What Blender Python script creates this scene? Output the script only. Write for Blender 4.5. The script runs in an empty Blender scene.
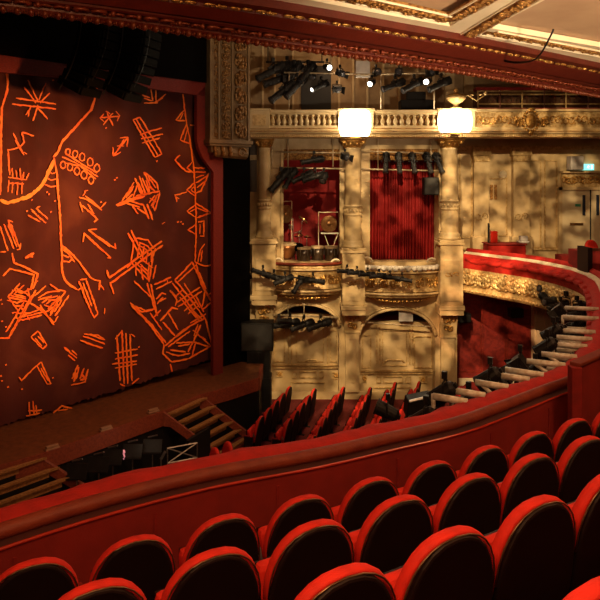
import bpy, math, random
from mathutils import Vector, Matrix
C = bpy.context.scene.collection
SC = bpy.context.scene
PI = math.pi
random.seed(7)
# ------------------------------------------------------------------ camera
CAMZ = 5.94
HOR = 180.0
cam = bpy.data.objects.new('camera', bpy.data.cameras.new('camera'))
C.objects.link(cam)
cam.location = (0, 0, CAMZ)
cam.rotation_euler = (PI/2, 0, 0)
cam.data.lens = 36; cam.data.sensor_width = 36
cam.data.shift_y = -(300-HOR)/600
cam.data.clip_start = .05; cam.data.clip_end = 100
SC.camera = cam
SC.view_settings.view_transform = 'Standard'
SC.view_settings.look = 'None'
SC.view_settings.gamma = 1
SC.view_settings.use_curve_mapping = False
SC.view_settings.exposure = 0.0
# ------------------------------------------------------------------ world (dim bounce light of the dark auditorium)
w = bpy.data.worlds.new('house_dark'); SC.world = w; w.use_nodes = True
w.node_tree.nodes['Background'].inputs[0].default_value = (1, .5, .28, 1)
w.node_tree.nodes['Background'].inputs[1].default_value = .012

def spot(name, loc, target, power, col, size, blend=.5, rad=.08, gobo=None):
    l = bpy.data.lights.new(name, 'SPOT'); l.energy = power; l.color = col
    l.spot_size = math.radians(size); l.spot_blend = blend; l.shadow_soft_size = rad
    o = bpy.data.objects.new(name, l); C.objects.link(o); o.location = loc
    d = Vector(target)-Vector(loc)
    o.rotation_euler = d.to_track_quat('-Z', 'Y').to_euler()
    if gobo:                                   # theatrical breakup gobo inside the lantern
        sc, lo, hi, base, gain = gobo
        l.use_nodes = True; nt = l.node_tree; n = nt.nodes; em = n['Emission']
        tc = n.new('ShaderNodeTexCoord'); nz = n.new('ShaderNodeTexNoise'); cr = n.new('ShaderNodeValToRGB')
        nz.inputs['Scale'].default_value = sc; nz.inputs['Detail'].default_value = 1.5
        cr.color_ramp.elements[0].position = lo; cr.color_ramp.elements[1].position = hi
        cr.color_ramp.elements[0].color = (base,)*3+(1,); cr.color_ramp.elements[1].color = (gain,)*3+(1,)
        nt.links.new(tc.outputs['Normal'], nz.inputs['Vector'])
        nt.links.new(nz.outputs['Fac'], cr.inputs[0])
        nt.links.new(cr.outputs[0], em.inputs['Strength'])
    return o
def area(name, loc, target, power, col, sx, sy):
    l = bpy.data.lights.new(name, 'AREA'); l.energy = power; l.color = col
    l.shape = 'RECTANGLE'; l.size = sx; l.size_y = sy
    o = bpy.data.objects.new(name, l); C.objects.link(o); o.location = loc
    d = Vector(target)-Vector(loc); o.rotation_euler = d.to_track_quat('-Z', 'Y').to_euler()
    return o
def point(name, loc, power, col, rad=.15):
    l = bpy.data.lights.new(name, 'POINT'); l.energy = power; l.color = col; l.shadow_soft_size = rad
    o = bpy.data.objects.new(name, l); C.objects.link(o); o.location = loc
    return o
WARM = (1, .72, .38)
spot('gobo_light_box_wall', (1.0, 7.2, 9.2), (2.7, 17, 2.7), 2950, (1, .70, .35), 48, .6, .02, (27, .42, .66, .26, 2.5))
spot('gobo_light_circle_wall', (4.6, 9.3, 8.8), (7.0, 18, 4.6), 1250, (1, .71, .36), 52, .6, .02, (22, .42, .66, .28, 2.4))
spot('wash_red_wall', (-1.0, 8.0, 7.6), (6.3, 18, 1.3), 2600, (1, .55, .25), 19, .6, .02, (24, .45, .60, .06, 2.2))
spot('wash_lower_boxes', (-.4, 6.6, 9.0), (1.5, 17, 1.3), 1300, (1, .72, .37), 34, .8, .02, (20, .42, .64, .25, 2.3))
spot('curtain_wash_left', (2.0, 7.9, 6.5), (-6.6, 12, 5.0), 4300, (1, .42, .13), 50, .9, .2)
spot('curtain_wash_right', (1.6, 8.0, 8.6), (-3.9, 14.2, 4.8), 1900, (1, .44, .15), 44, .9, .2)
spot('stage_wash', (2, 7.5, 9.4), (-4, 12.5, 1), 1100, (1, .5, .25), 40, .8, .2)
area('auditorium_dome_light', (4.0, 9.5, 12.5), (2.6, 7.5, 3.5), 230, (1, .52, .26), 4, 4)
point('left_box_fill', (.35, 18.0, 6.7), 9, (1, .5, .3), .1)  # added fill inside the left box, no bulb known there
area('circle_soffit_downlight', (-.3, 1.2, 7.0), (.4, 3.2, 3.9), 98, (1, .48, .2), 2.5, .5)
area('circle_side_fill', (4.6, 4.0, 7.1), (3.2, 5.4, 3.6), 60, (1, .48, .2), 1.2, .5)  # added fill that lifts the barrier and rim at the right
point('gallery_fill', (1.2, 18.2, 9.6), 32, (1, .6, .3), .2)  # added fill behind the balustrade, brightens the gallery back wall
spot('soffit_fill', (3.4, -.9, 4.7), (2.5, 4.6, 7.4), 9500, (1, .74, .46), 50, .8, .3)  # added unseen spot that brightens the soffit, not a house lamp
spot('soffit_fill_side', (.5, -1.4, 4.7), (.6, 3.6, 7.4), 520, (1, .70, .42), 42, .8, .3)  # second added soffit spot, likewise unseen and no house lamp
point('pit_desk_glow', (-3.1, 11.4, .9), 2.2, (1, .7, .45), .1)

# ------------------------------------------------------------------ mapping helpers: a sight line met with a plane of the place
def W(px, py, Y):
    return Vector(((px-300)/600*Y, Y, CAMZ-(py-HOR)/600*Y))
def G(px, py, z):
    Y = (CAMZ-z)*600/(py-HOR)
    return Vector(((px-300)/600*Y, Y, z))
# ------------------------------------------------------------------ materials
MATS = {}
def mat(name, col, rough=.6, metal=0, col2=None, nscale=6, nlo=.4, nhi=.65, bump=0, bscale=40, sheen=0, emit=None, estr=0, spec=None, wave=None, coat=0, trans=0):
    m = bpy.data.materials.new(name); m.use_nodes = True; nt = m.node_tree; b = nt.nodes['Principled BSDF']
    b.inputs['Base Color'].default_value = (*col, 1); b.inputs['Roughness'].default_value = rough
    b.inputs['Metallic'].default_value = metal
    if spec is not None: b.inputs['Specular IOR Level'].default_value = spec
    if sheen:
        b.inputs['Sheen Weight'].default_value = sheen; b.inputs['Sheen Roughness'].default_value = .4
        b.inputs['Sheen Tint'].default_value = (min(1, col[0]*3+.3), col[1]*3, col[2]*3, 1)
    if coat: b.inputs['Coat Weight'].default_value = coat; b.inputs['Coat Roughness'].default_value = .15
    if trans: b.inputs['Transmission Weight'].default_value = trans
    if emit: b.inputs['Emission Color'].default_value = (*emit, 1); b.inputs['Emission Strength'].default_value = estr
    tc = nt.nodes.new('ShaderNodeTexCoord')
    nz = nt.nodes.new('ShaderNodeTexNoise'); nz.inputs['Scale'].default_value = nscale; nz.inputs['Detail'].default_value = 5
    nt.links.new(tc.outputs['Object'], nz.inputs['Vector'])
    cr = nt.nodes.new('ShaderNodeValToRGB'); cr.color_ramp.elements[0].position = nlo; cr.color_ramp.elements[1].position = nhi
    c2 = col2 or tuple(c*.82 for c in col)
    cr.color_ramp.elements[0].color = (*col, 1); cr.color_ramp.elements[1].color = (*c2, 1)
    src = nz.outputs['Fac']
    if wave:
        wv = nt.nodes.new('ShaderNodeTexWave'); wv.inputs['Scale'].default_value = wave[0]; wv.inputs['Distortion'].default_value = wave[1]
        wv.inputs['Detail'].default_value = 3; wv.bands_direction = wave[2] if len(wave) > 2 else 'X'
        nt.links.new(tc.outputs['Object'], wv.inputs['Vector']); src = wv.outputs['Fac']
    nt.links.new(src, cr.inputs[0]); nt.links.new(cr.outputs[0], b.inputs['Base Color'])
    if bump:
        n2 = nt.nodes.new('ShaderNodeTexNoise'); n2.inputs['Scale'].default_value = bscale; n2.inputs['Detail'].default_value = 4
        nt.links.new(tc.outputs['Object'], n2.inputs['Vector'])
        bp = nt.nodes.new('ShaderNodeBump'); bp.inputs['Strength'].default_value = bump; bp.inputs['Distance'].default_value = .03
        nt.links.new(n2.outputs['Fac'], bp.inputs['Height']); nt.links.new(bp.outputs[0], b.inputs['Normal'])
    MATS[name] = m
    return m
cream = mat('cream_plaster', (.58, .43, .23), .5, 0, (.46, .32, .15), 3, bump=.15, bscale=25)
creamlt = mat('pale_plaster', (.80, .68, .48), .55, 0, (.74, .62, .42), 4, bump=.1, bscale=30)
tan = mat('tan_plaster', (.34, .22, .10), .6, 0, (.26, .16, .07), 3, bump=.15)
shadeplaster = mat('shaded_plaster', (.17, .10, .04), .6, 0, (.12, .065, .025), 4, bump=.2)  # pilaster plaster, darkened so its colour carries the dim light there
shadegilt = mat('shaded_brown_gilt', (.27, .13, .035), .45, .5, (.11, .045, .012), 22, bump=.6, bscale=60)  # browner pilaster gilding, with the dim light darkened into it as well
gold = mat('gilt', (.62, .36, .10), .38, .75, (.35, .17, .04), 18, bump=.4, bscale=60)
goldcream = mat('gilded_cream', (.62, .44, .20), .42, .25, (.40, .24, .08), 12, bump=.6, bscale=45)
darkgilt = mat('old_gilt', (.42, .22, .06), .45, .6, (.16, .06, .015), 22, bump=.6, bscale=60)  # gilding in a darker tone
velvet = mat('red_velvet', (.62, .014, .003), .8, 0, (.50, .010, .002), 14, sheen=.12, bump=.1, bscale=200)
velvetrim = mat('rim_velvet', (.42, .007, .002), .85, 0, (.32, .005, .001), 10, sheen=.08, bump=.15, bscale=60)
edgebrass = mat('tarnished_brass_edge', (.22, .14, .08), .4, .8, (.12, .07, .04), 20)
velvetdk = mat('deep_red_velvet', (.22, .005, .002), .85, 0, (.16, .003, .001), 9, sheen=.08, bump=.15, bscale=60)
railred = mat('worn_red_leather', (.20, .026, .006), .62, 0, (.15, .015, .004), 7, bump=.15, bscale=50)
panelred = mat('red_panel_cloth', (.22, .008, .003), .75, 0, (.18, .006, .002), 5, bump=.12, bscale=160)
fascred = mat('oxblood_paint', (.21, .022, .008), .42, 0, (.15, .013, .005), 8, bump=.1)
nosing = mat('polished_red_nosing', (.42, .03, .015), .18, 0, None, 5, coat=.8)
shell = mat('seat_shell_black_brown', (.008, .002, .0015), .6, 0, (.011, .003, .002), 5, spec=.25)
brass = mat('worn_brass', (.55, .36, .16), .32, 1, (.35, .2, .08), 20)
steel = mat('grey_metal', (.38, .37, .36), .35, .9, (.25, .24, .23), 20)
black = mat('black_paint', (.006, .005, .005), .6, 0, (.008, .007, .007), 10, spec=.25)
blackm = mat('lantern_black_metal', (.008, .007, .007), .5, 0, (.012, .010, .010), 10, spec=.3)
blackcl = mat('black_masking_cloth', (.0025, .0018, .0018), .95, 0, (.002, .0014, .0014), 8, spec=.05)
carpet = mat('red_carpet', (.13, .005, .003), .95, 0, (.09, .003, .002), 30, bump=.3, bscale=200)
drape = mat('crimson_drape', (.26, .003, .003), .75, 0, (.26, .004, .005), 3, sheen=.2)
redwall = mat('crimson_wall_cloth', (.26, .004, .006), .8, 0, (.20, .003, .005), 2)
paper = mat('red_damask_wallpaper', (.24, .016, .010), .65, 0, (.17, .009, .007), 9, .48, .55)
stagewood = mat('stage_plywood', (.17, .055, .017), .5, 0, (.09, .026, .009), 9, .35, .7, bump=.05)
stepwood = mat('step_plywood', (.36, .17, .055), .5, 0, (.20, .085, .025), 26, .35, .7, bump=.1)
brick = mat('red_brown_edge_paint', (.24, .045, .016), .6, 0, (.15, .022, .010), 25, bump=.3, bscale=120)
portalred = mat('portal_red_texture', (.19, .008, .004), .7, 0, (.12, .005, .003), 40, bump=.5, bscale=90)
white = mat('white_cloth', (.75, .70, .62), .8, 0, (.6, .55, .48), 10, bump=.3, bscale=30)
pipe = mat('pale_pipe', (.62, .50, .34), .35, .4, (.4, .3, .18), 15)
bracketw = mat('pale_bracket_metal', (.74, .74, .66), .4, .1, (.5, .42, .3), 15)
stripe = mat('cream_stripe_tape', (.72, .62, .45), .6, 0, (.6, .5, .35), 12)
doorm = mat('cream_door_paint', (.66, .54, .34), .45, 0, (.6, .47, .28), 3)
darkdoor = mat('dark_doorway', (.012, .010, .010), .6)
palegilt = mat('pale_gilt', (.78, .56, .26), .4, .35, (.55, .34, .12), 20, bump=.3)
pitdark = mat('pit_black_floor', (.035, .028, .024), .5, 0, (.02, .014, .012), 4)
drumdk = mat('drum_shell_dark', (.05, .028, .015), .3, .1, (.025, .012, .008), 10, coat=.5)
drumhd = mat('drum_skin', (.62, .48, .30), .6, 0, (.5, .36, .2), 6)
bronze = mat('gong_bronze', (.60, .36, .16), .3, .85, (.42, .22, .09), 9)
lampglass = mat('lamp_glass_glowing', (1, .95, .8), .3, emit=(1, .86, .62), estr=22)
bulb = mat('lantern_lens_lit', (1, .95, .85), .3, emit=(1, .9, .75), estr=6)
lens = mat('lantern_lens_dark', (.05, .05, .06), .08, 0, spec=.8)
exitm = mat('exit_sign_face', (.2, .8, .8), .4, emit=(.25, .85, .9), estr=1.2)
greenm = mat('green_sign_face', (.02, .25, .14), .5)
blueh = mat('blue_black_pull', (.02, .03, .06), .3, .2)
greyw = mat('pale_grey_plastic', (.50, .46, .44), .5)
soffbrown = mat('coffer_field_buff', (.50, .33, .20), .6, 0, (.44, .28, .17), 3)
ironb = mat('dark_red_railing', (.13, .03, .012), .5, .2, (.08, .02, .01), 10)
brownc = mat('brown_curtain', (.16, .075, .035), .8, 0, (.11, .05, .022), 4)
redplastic = mat('red_gloss_plastic', (.55, .02, .01), .3)
pink = mat('pink_plastic', (.7, .25, .3), .4, emit=(.9, .3, .35), estr=.5)

# ------------------------------------------------------------------ mesh builder
class MB:
    def __init__(s): s.v = []; s.f = []; s.m = []
    def add(s, vs, fs, mi=0):
        b = len(s.v); s.v += [tuple(v) for v in vs]
        s.f += [tuple(b+i for i in f) for f in fs]; s.m += [mi]*len(fs); return s
    def box(s, c, sz, rot=None, mi=0):
        c = Vector(c); h = Vector(sz)/2; vs = []
        for x in (-1, 1):
            for y in (-1, 1):
                for z in (-1, 1):
                    p = Vector((x*h.x, y*h.y, z*h.z))
                    vs.append(c+(rot @ p if rot else p))
        return s.add(vs, [(0,1,3,2),(4,6,7,5),(0,4,5,1),(2,3,7,6),(0,2,6,4),(1,5,7,3)], mi)
    def bb(s, x0, x1, y0, y1, z0, z1, mi=0):
        return s.box(((x0+x1)/2, (y0+y1)/2, (z0+z1)/2), (abs(x1-x0), abs(y1-y0), abs(z1-z0)), None, mi)
    def tube(s, pts, r, n=8, mi=0, closed=False, flat=1.0):
        pts = [Vector(p) for p in pts]; N = len(pts); rings = []; up = Vector((0, 0, 1))
        for i, p in enumerate(pts):
            a = pts[i-1] if (i > 0 or closed) else p; c = pts[(i+1) % N] if (i < N-1 or closed) else p
            t = (c-a)
            if t.length < 1e-9: t = Vector((1, 0, 0))
            t.normalize()
            u = t.cross(up)
            if u.length < .05: u = t.cross(Vector((0, 1, 0)))
            u.normalize(); w_ = u.cross(t).normalized(); rr = r[i] if isinstance(r, (list, tuple)) else r
            rings.append([p+u*rr*math.cos(2*PI*k/n)+w_*rr*flat*math.sin(2*PI*k/n) for k in range(n)])
        vs = [v for rg in rings for v in rg]; fs = []
        for i in range(N if closed else N-1):
            j = (i+1) % N
            for k in range(n):
                k2 = (k+1) % n; fs.append((i*n+k, j*n+k, j*n+k2, i*n+k2))
        if not closed:
            fs.append(tuple(range(n))); fs.append(tuple((N-1)*n+k for k in reversed(range(n))))
        return s.add(vs, fs, mi)
    def lathe(s, prof, c=(0, 0, 0), n=20, axis=None, mi=0, arc=2*PI, sx=1, sy=1):
        c = Vector(c); vs = []; fs = []
        R = Vector(axis).to_track_quat('Z', 'Y').to_matrix() if axis else None
        full = arc > 6.28; m = n if full else n+1
        for (r, z) in prof:
            for k in range(m):
                a = arc*k/n; p = Vector((r*math.cos(a)*sx, r*math.sin(a)*sy, z))
                vs.append(c+(R @ p if R else p))
        for i in range(len(prof)-1):
            for k in range(n if full else n):
                k2 = (k+1) % m; fs.append((i*m+k, i*m+k2, (i+1)*m+k2, (i+1)*m+k))
        if full:
            if prof[0][0] > 1e-6: fs.append(tuple(reversed(range(m))))
            if prof[-1][0] > 1e-6: fs.append(tuple((len(prof)-1)*m+k for k in range(m)))
        return s.add(vs, fs, mi)
    def ball(s, c, r, n=10, m=6, mi=0, rot=None):
        c = Vector(c); r = Vector(r) if hasattr(r, '__len__') else Vector((r, r, r)); vs = []; fs = []
        for i in range(m+1):
            th = PI*i/m
            for k in range(n):
                p = Vector((r.x*math.sin(th)*math.cos(2*PI*k/n), r.y*math.sin(th)*math.sin(2*PI*k/n), r.z*math.cos(th)))
                vs.append(c+(rot @ p if rot else p))
        for i in range(m):
            for k in range(n):
                k2 = (k+1) % n; fs.append((i*n+k, (i+1)*n+k, (i+1)*n+k2, i*n+k2))
        return s.add(vs, fs, mi)
    def prism(s, poly, ext, mi=0):                 # poly: 3-D points, ext: extrusion vector
        poly = [Vector(p) for p in poly]; ext = Vector(ext); n = len(poly)
        vs = poly+[p+ext for p in poly]
        fs = [tuple(range(n)), tuple(reversed(range(n, 2*n)))]+[(i, n+i, n+(i+1) % n, (i+1) % n) for i in range(n)]
        return s.add(vs, fs, mi)
    def sweep(s, path, prof, mi=0, closed=False, caps=True):  # path: [(x,y)], prof: [(inward offset, z)]
        P = [Vector((p[0], p[1], 0)) for p in path]; N = len(P); k = len(prof); vs = []
        for i in range(N):
            a = P[max(i-1, 0)]; b = P[min(i+1, N-1)]; t = (b-a).normalized(); nr = Vector((t.y, -t.x, 0))
            for (d, z) in prof: vs.append(P[i]+nr*d+Vector((0, 0, z)))
        fs = []
        for i in range(N-1):
            for j in range(k if closed else k-1):
                j2 = (j+1) % k; fs.append((i*k+j, (i+1)*k+j, (i+1)*k+j2, i*k+j2))
        if closed and caps:
            fs.append(tuple(range(k))); fs.append(tuple((N-1)*k+j for j in reversed(range(k))))
        return s.add(vs, fs, mi)
    def merge(s, o, mi):
        b = len(s.v); s.v += o.v; s.f += [tuple(b+i for i in f) for f in o.f]; s.m += [mi]*len(o.f); return s
    def build(s, name, m, parent=None, smooth=False, bevel=0, recenter=True, solid=0):
        me = bpy.data.meshes.new(name)
        vs = s.v; off = Vector((0, 0, 0))
        if parent is None and recenter and vs:
            xs = [v[0] for v in vs]; ys = [v[1] for v in vs]; zs = [v[2] for v in vs]
            off = Vector(((min(xs)+max(xs))/2, (min(ys)+max(ys))/2, min(zs)))
        elif parent is not None and parent.get('_wo') is not None:
            off = Vector(parent['_wo'])
        vs = [(v[0]-off.x, v[1]-off.y, v[2]-off.z) for v in vs]
        me.from_pydata(vs, [], s.f); me.update()
        ms = m if isinstance(m, (list, tuple)) else [m]
        for x in ms: me.materials.append(x)
        if len(ms) > 1: me.polygons.foreach_set('material_index', s.m)
        if smooth: me.polygons.foreach_set('use_smooth', [True]*len(me.polygons))
        o = bpy.data.objects.new(name, me); C.objects.link(o)
        if parent is None: o.location = off
        else:
            o.parent = parent
            if parent.get('_wo') is not None and parent.type == 'MESH': pass
        if bevel:
            bm_ = o.modifiers.new('bevel', 'BEVEL'); bm_.width = bevel; bm_.segments = 2; bm_.limit_method = 'ANGLE'; bm_.angle_limit = .7
        if solid:
            so = o.modifiers.new('solid', 'SOLIDIFY'); so.thickness = solid; so.offset = 0
        return o
def tag(o, label=None, cat=None, group=None, kind=None):
    if label: o['label'] = label
    if cat: o['category'] = cat
    if group: o['group'] = group
    if kind: o['kind'] = kind
    return o
def thing(name, label, cat, loc=(0, 0, 0), rotz=0, group=None, world=False):
    """an Empty at the thing's base; world=True: its parts are written in world coordinates"""
    o = bpy.data.objects.new(name, None); o.empty_display_size = .1; C.objects.link(o)
    o.location = loc; o.rotation_euler = (0, 0, rotz); tag(o, label, cat, group)
    if world: o['_wo'] = tuple(loc); WO.append(o)
    return o
WO = []
def sub(child, mb, name, m, **k):                 # a sub-part under a part that was written in world coordinates
    child['_wo'] = child.parent['_wo']; o = mb.build(name, m, child, **k); del child['_wo']; return o
def struct(o): o['kind'] = 'structure'; return o
def dup(root, loc, rotz=None, label=None, group=None):
    def cp(o, par):
        c = o.copy(); C.objects.link(c); c.parent = par
        for ch in list(o.children): cp(ch, c)
        return c
    r = cp(root, None); r.location = loc
    if rotz is not None: r.rotation_euler = (0, 0, rotz)
    if label: r['label'] = label
    if group: r['group'] = group
    return r
ORD = ['first', 'second', 'third', 'fourth', 'fifth', 'sixth', 'seventh', 'eighth', 'ninth', 'tenth', 'eleventh', 'twelfth']

def catmull(P, n=6):
    P = [Vector(p) for p in P]; Q = [P[0]*2-P[1]]+P+[P[-1]*2-P[-2]]; out = []
    for i in range(1, len(Q)-2):
        for k in range(n):
            t = k/n; a, b, c, d = Q[i-1:i+3]
            out.append(.5*((2*b)+(c-a)*t+(2*a-5*b+4*c-d)*t*t+(3*b-a-3*c+d)*t**3))
    out.append(P[-1]); return out
def offset_path(path, d):
    P = [Vector((p[0], p[1])) for p in path]; out = []
    for i in range(len(P)):
        t = (P[min(i+1, len(P)-1)]-P[max(i-1, 0)]).normalized(); out.append(P[i]+Vector((t.y, -t.x))*d)
    return out
def scroll(mb, f, cu, cv, w_, h_, flip=1, r=.012, mi=0, leaves=3):
    """an acanthus S-scroll: f(u,v,d) maps surface coordinates to a point, d is the height over the surface"""
    for sgn in (1, -1):
        pts = []
        for k in range(15):
            t = k/14; a = PI*2.6*t; rad = 1-.78*t
            uu = cu+sgn*(w_*.26)+sgn*w_*.22*rad*math.cos(a)*-1; vv = cv+sgn*flip*h_*.42*rad*math.sin(a)
            pts.append(f(uu, vv, r*.6))
        mb.tube(pts, [r*(1.25-.7*k/14) for k in range(15)], 5, mi)
    for k in range(leaves):
        a = 2*PI*k/leaves+.5; p = f(cu+w_*.14*math.cos(a), cv+h_*.3*math.sin(a), r*.5)
        mb.ball(p, (r*1.7, r*1.7, r*1.9), 6, 4, mi)
# ================================================================== SETTING
FZ = -0.3          # stalls floor
STZ = 1.0          # stage level
RZ = 3.88          # circle rim
CF = 3.08          # circle floor
# rim of the dress circle, a horseshoe from the near left to the box wall
RIM = [(-3.4, 2.75), (-2.6, 3.2), (-1.88, 3.77), (-1.37, 4.12), (-.74, 4.46), (0, 4.75), (.6, 5.04), (1.2, 5.34), (1.75, 5.74), (2.25, 6.12),
       (2.75, 6.5), (3.2, 6.98), (3.75, 7.75), (4.3, 8.7), (4.85, 9.8), (5.45, 11.1), (5.98, 12.5), (6.08, 13.6), (5.8, 14.8), (5.25, 15.7), (4.5, 16.75)]
RIMS = [(p.x, p.y) for p in catmull([(a, b, 0) for a, b in RIM], 5)]
# ---- stalls floor
mb = MB(); mb.bb(-12, 12, 2.0, 20, FZ-.2, FZ); struct(mb.build('floor', carpet))
# ---- circle floor slab with its soffit
def poly_slab(path, z0, z1, name, ms):
    mb = MB(); P = offset_path(path, .1); poly = [(p.x, p.y, z0) for p in P]+[(11.5, 17.95, z0), (11.5, -3, z0), (-3.2, -3, z0)]
    mb.prism(poly, (0, 0, z1-z0)); return struct(mb.build(name, ms))
poly_slab(RIMS, 2.9, CF, 'floor_dress_circle', carpet)
# stepped tiers under the seat rows
A27 = math.radians(26.5); U = Vector((math.cos(A27), math.sin(A27), 0)); V = Vector((-math.sin(A27), math.cos(A27), 0))
R27 = Matrix.Rotation(A27, 3, 'Z')
VR = [3.375, 2.53, 1.746, 1.005, .2, -.6]; RISE = .33
for i in range(1, 6):
    v1 = VR[i]+.64; z = CF+RISE*i; v0 = -3.0
    mb = MB(); c = U*.75+V*((v0+v1)/2); c.z = (z-RISE+z)/2+.001*i
    mb.box(c, (9.5, v1-v0, RISE), R27); struct(mb.build('floor_circle_step', carpet))
# ---- main box wall (front plane Y 17.1)
YW = 17.1
def X(px, Y=YW): return (px-300)/600*Y
def Z(py, Y=YW): return CAMZ-(py-HOR)/600*Y
wallmb = MB()
def pier(px0, px1, z0, z1, y0=YW, y1=YW+.5, m=wallmb): m.bb(X(px0, YW), X(px1, YW), y0, y1, z0, z1)
pier(241, 289, FZ, Z(262)); pier(241, 247, Z(262), 7.3); pier(257, 289, Z(262), 7.3); pier(247, 257, Z(262), Z(192))
pier(247, 257, Z(158), Z(155)); pier(247, 257, Z(140), 7.3)
pier(341, 369, Z(262), 7.3); pier(438, 457, Z(262), 7.3)
pier(289, 341, Z(150), 7.3); pier(369, 438, Z(150), 7.3)
def arch_wall(px0, px1, ax0, ax1, zt, zc, zs, z0):
    """wall with an elliptical arch opening"""
    n = 18; xa, xb = X(ax0), X(ax1); xm = (xa+xb)/2; hw = (xb-xa)/2
    pts = [(xm-hw*math.cos(PI*k/n), zs+(zc-zs)*math.sin(PI*k/n)) for k in range(n+1)]
    for k in range(n):
        (x0, za), (x1, zb) = pts[k], pts[k+1]
        wallmb.prism([(x0, YW, za), (x1, YW, zb), (x1, YW, zt), (x0, YW, zt)], (0, .5, 0))
    if px0 < ax0: wallmb.bb(X(px0), xa, YW, YW+.5, z0, zt)
    if px1 > ax1: wallmb.bb(xb, X(px1), YW, YW+.5, z0, zt)
    am = MB(); am.tube([(p[0], YW-.03, p[1]) for p in pts], .045, 6); am.tube([(xm+(p[0]-xm)*1.06, YW-.01, zs+(p[1]-zs)*1.09) for p in pts], .022, 6)
    struct(am.build('trim_arch', cream, smooth=True))
wallmb.v, wallmb.f, wallmb.m = wallmb.v, wallmb.f, wallmb.m
# redo the first pier as arch bay
wallmb = MB()
def pier(px0, px1, z0, z1, y0=YW, y1=YW+.5): wallmb.bb(X(px0), X(px1), y0, y1, z0, z1)
arch_wall(241, 341, 271, 339, Z(262), Z(304), Z(327), FZ)
arch_wall(341, 457, 359, 435, Z(262), Z(309), Z(336), FZ)
pier(241, 247, Z(262), 7.3); pier(257, 283, Z(262), 7.3); pier(247, 257, Z(262), Z(192))
pier(247, 257, Z(160), Z(155)); pier(247, 257, Z(140), 7.3)
pier(341, 369, Z(262), 7.3); pier(438, 457, Z(262), 7.3)
pier(283, 341, Z(149), 7.3); pier(369, 438, Z(149), 7.3)
struct(wallmb.build('wall_boxes', cream))
# return faces beside the boxes and behind everything
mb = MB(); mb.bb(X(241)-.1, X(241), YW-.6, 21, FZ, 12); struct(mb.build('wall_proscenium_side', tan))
# panelled recess wall under the boxes
mb = MB(); YP = 17.45
mb.bb(X(250), X(350), YP+.001, YP+.2, FZ, Z(317)); mb.bb(X(350), X(458), YP+.001, YP+.2, FZ, Z(325)); struct(mb.build('wall_under_boxes', cream))
mb = MB(); mb.bb(X(245), X(458), 18.6, 18.7, FZ, Z(275)-.1); struct(mb.build('wall_under_boxes_back', fascred))
def frame(mb, px0, px1, py0, py1, Y, t=.03, d=.035):
    x0, x1, z0, z1 = X(px0, Y), X(px1, Y), Z(py1, Y), Z(py0, Y)
    for a in ((x0, x1, z1-t, z1), (x0, x1, z0, z0+t), (x0, x0+t, z0+t, z1-t), (x1-t, x1, z0+t, z1-t)):
        mb.bb(a[0], a[1], Y-d, Y, a[2], a[3])
mb = MB()
for (a, b, c, d) in [(274, 285, 328, 362), (296, 324, 322, 362), (330, 337, 330, 362), (362, 371, 335, 368), (382, 407, 330, 366), (414, 432, 336, 368),
                     (276, 283, 371, 377), (292, 297, 371, 378), (299, 317, 371, 378), (319, 324, 371, 378), (332, 340, 372, 379),
                     (362, 367, 375, 382), (376, 381, 376, 383), (383, 403, 376, 383), (405, 411, 376, 383), (419, 427, 376, 383), (291, 325, 382, 398), (374, 412, 387, 398)]:
    frame(mb, a, b, c, d, YP)
for (a, b, y) in [(272, 341, 364), (360, 435, 370), (272, 341, 367), (360, 435, 372.5)]:
    mb.bb(X(a, YP), X(b, YP), YP-.06, YP, Z(y+1.2, YP), Z(y, YP))
for xx in (288, 291, 327, 376, 379, 409, 412): mb.bb(X(xx, YP), X(xx+1.2, YP), YP-.05, YP, Z(364, YP), Z(325, YP))
for (a, b) in ((305, 318), (385, 404)):
    mb.tube([W(a, 362, YP-.02), W(a+2, 360, YP-.02), W(b-2, 360, YP-.02), W(b, 362, YP-.02)], .03, 5)
struct(mb.build('trim_panels', goldcream))
mb = MB()     # gilt square rosettes in the dado
for (px, py) in ((279.5, 374), (336, 375.5), (364.5, 378.5), (423, 379.5)):
    p = W(px, py, YP-.03)
    for k in range(8):
        a = k*PI/4; mb.ball(p+Vector((math.cos(a)*.045, 0, math.sin(a)*.045)), (.028, .02, .028), 6, 4)
    mb.ball(p, .03, 6, 4)
struct(mb.build('trim_rosettes', gold, smooth=True))
mb = MB(); mb.bb(X(241), X(457), YW-.03, YW, FZ, FZ+.22); struct(mb.build('baseboard_boxes', cream))
# dark windows in the wall strip left of the columns
mb = MB(); mb.bb(X(247), X(257), YW+.2, YW+.24, Z(192), Z(160)); mb.bb(X(247), X(257), YW+.2, YW+.24, Z(155), Z(140)); struct(mb.build('window_1', mat('dark_lattice_glass', (.05, .035, .03), .3)))
# box rooms
def room(px0, px1, zf, zc, yb, mback, mside, nm):
    m = MB(); m.bb(X(px0)-.35, X(px1)+.35, yb, yb+.1, zf, zc); struct(m.build('wall_'+nm+'_back', mback))
    m = MB(); m.bb(X(px0)-.45, X(px0)-.35, YW+.5, yb, zf, zc); m.bb(X(px1)+.35, X(px1)+.45, YW+.5, yb, zf, zc); struct(m.build('wall_'+nm+'_sides', mside))
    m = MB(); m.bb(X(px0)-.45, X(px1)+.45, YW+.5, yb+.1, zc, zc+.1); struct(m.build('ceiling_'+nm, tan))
room(283, 341, Z(275), 7.2, 19.3, redwall, redwall, 'left_box')
room(369, 438, Z(275), 7.2, 19.3, redwall, redwall, 'right_box')
mb = MB(); mb.bb(X(241), X(457), YW, 19.4, Z(275)-.12, Z(275)); struct(mb.build('floor_boxes', carpet))
# cream jambs in the openings
mb = MB()
for (a, b) in ((281, 283.5), (339.5, 341), (361, 369.5), (438, 440)): mb.bb(X(a), X(b), YW-.1, YW, Z(262), Z(145))
struct(mb.build('trim_jambs', cream))
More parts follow.
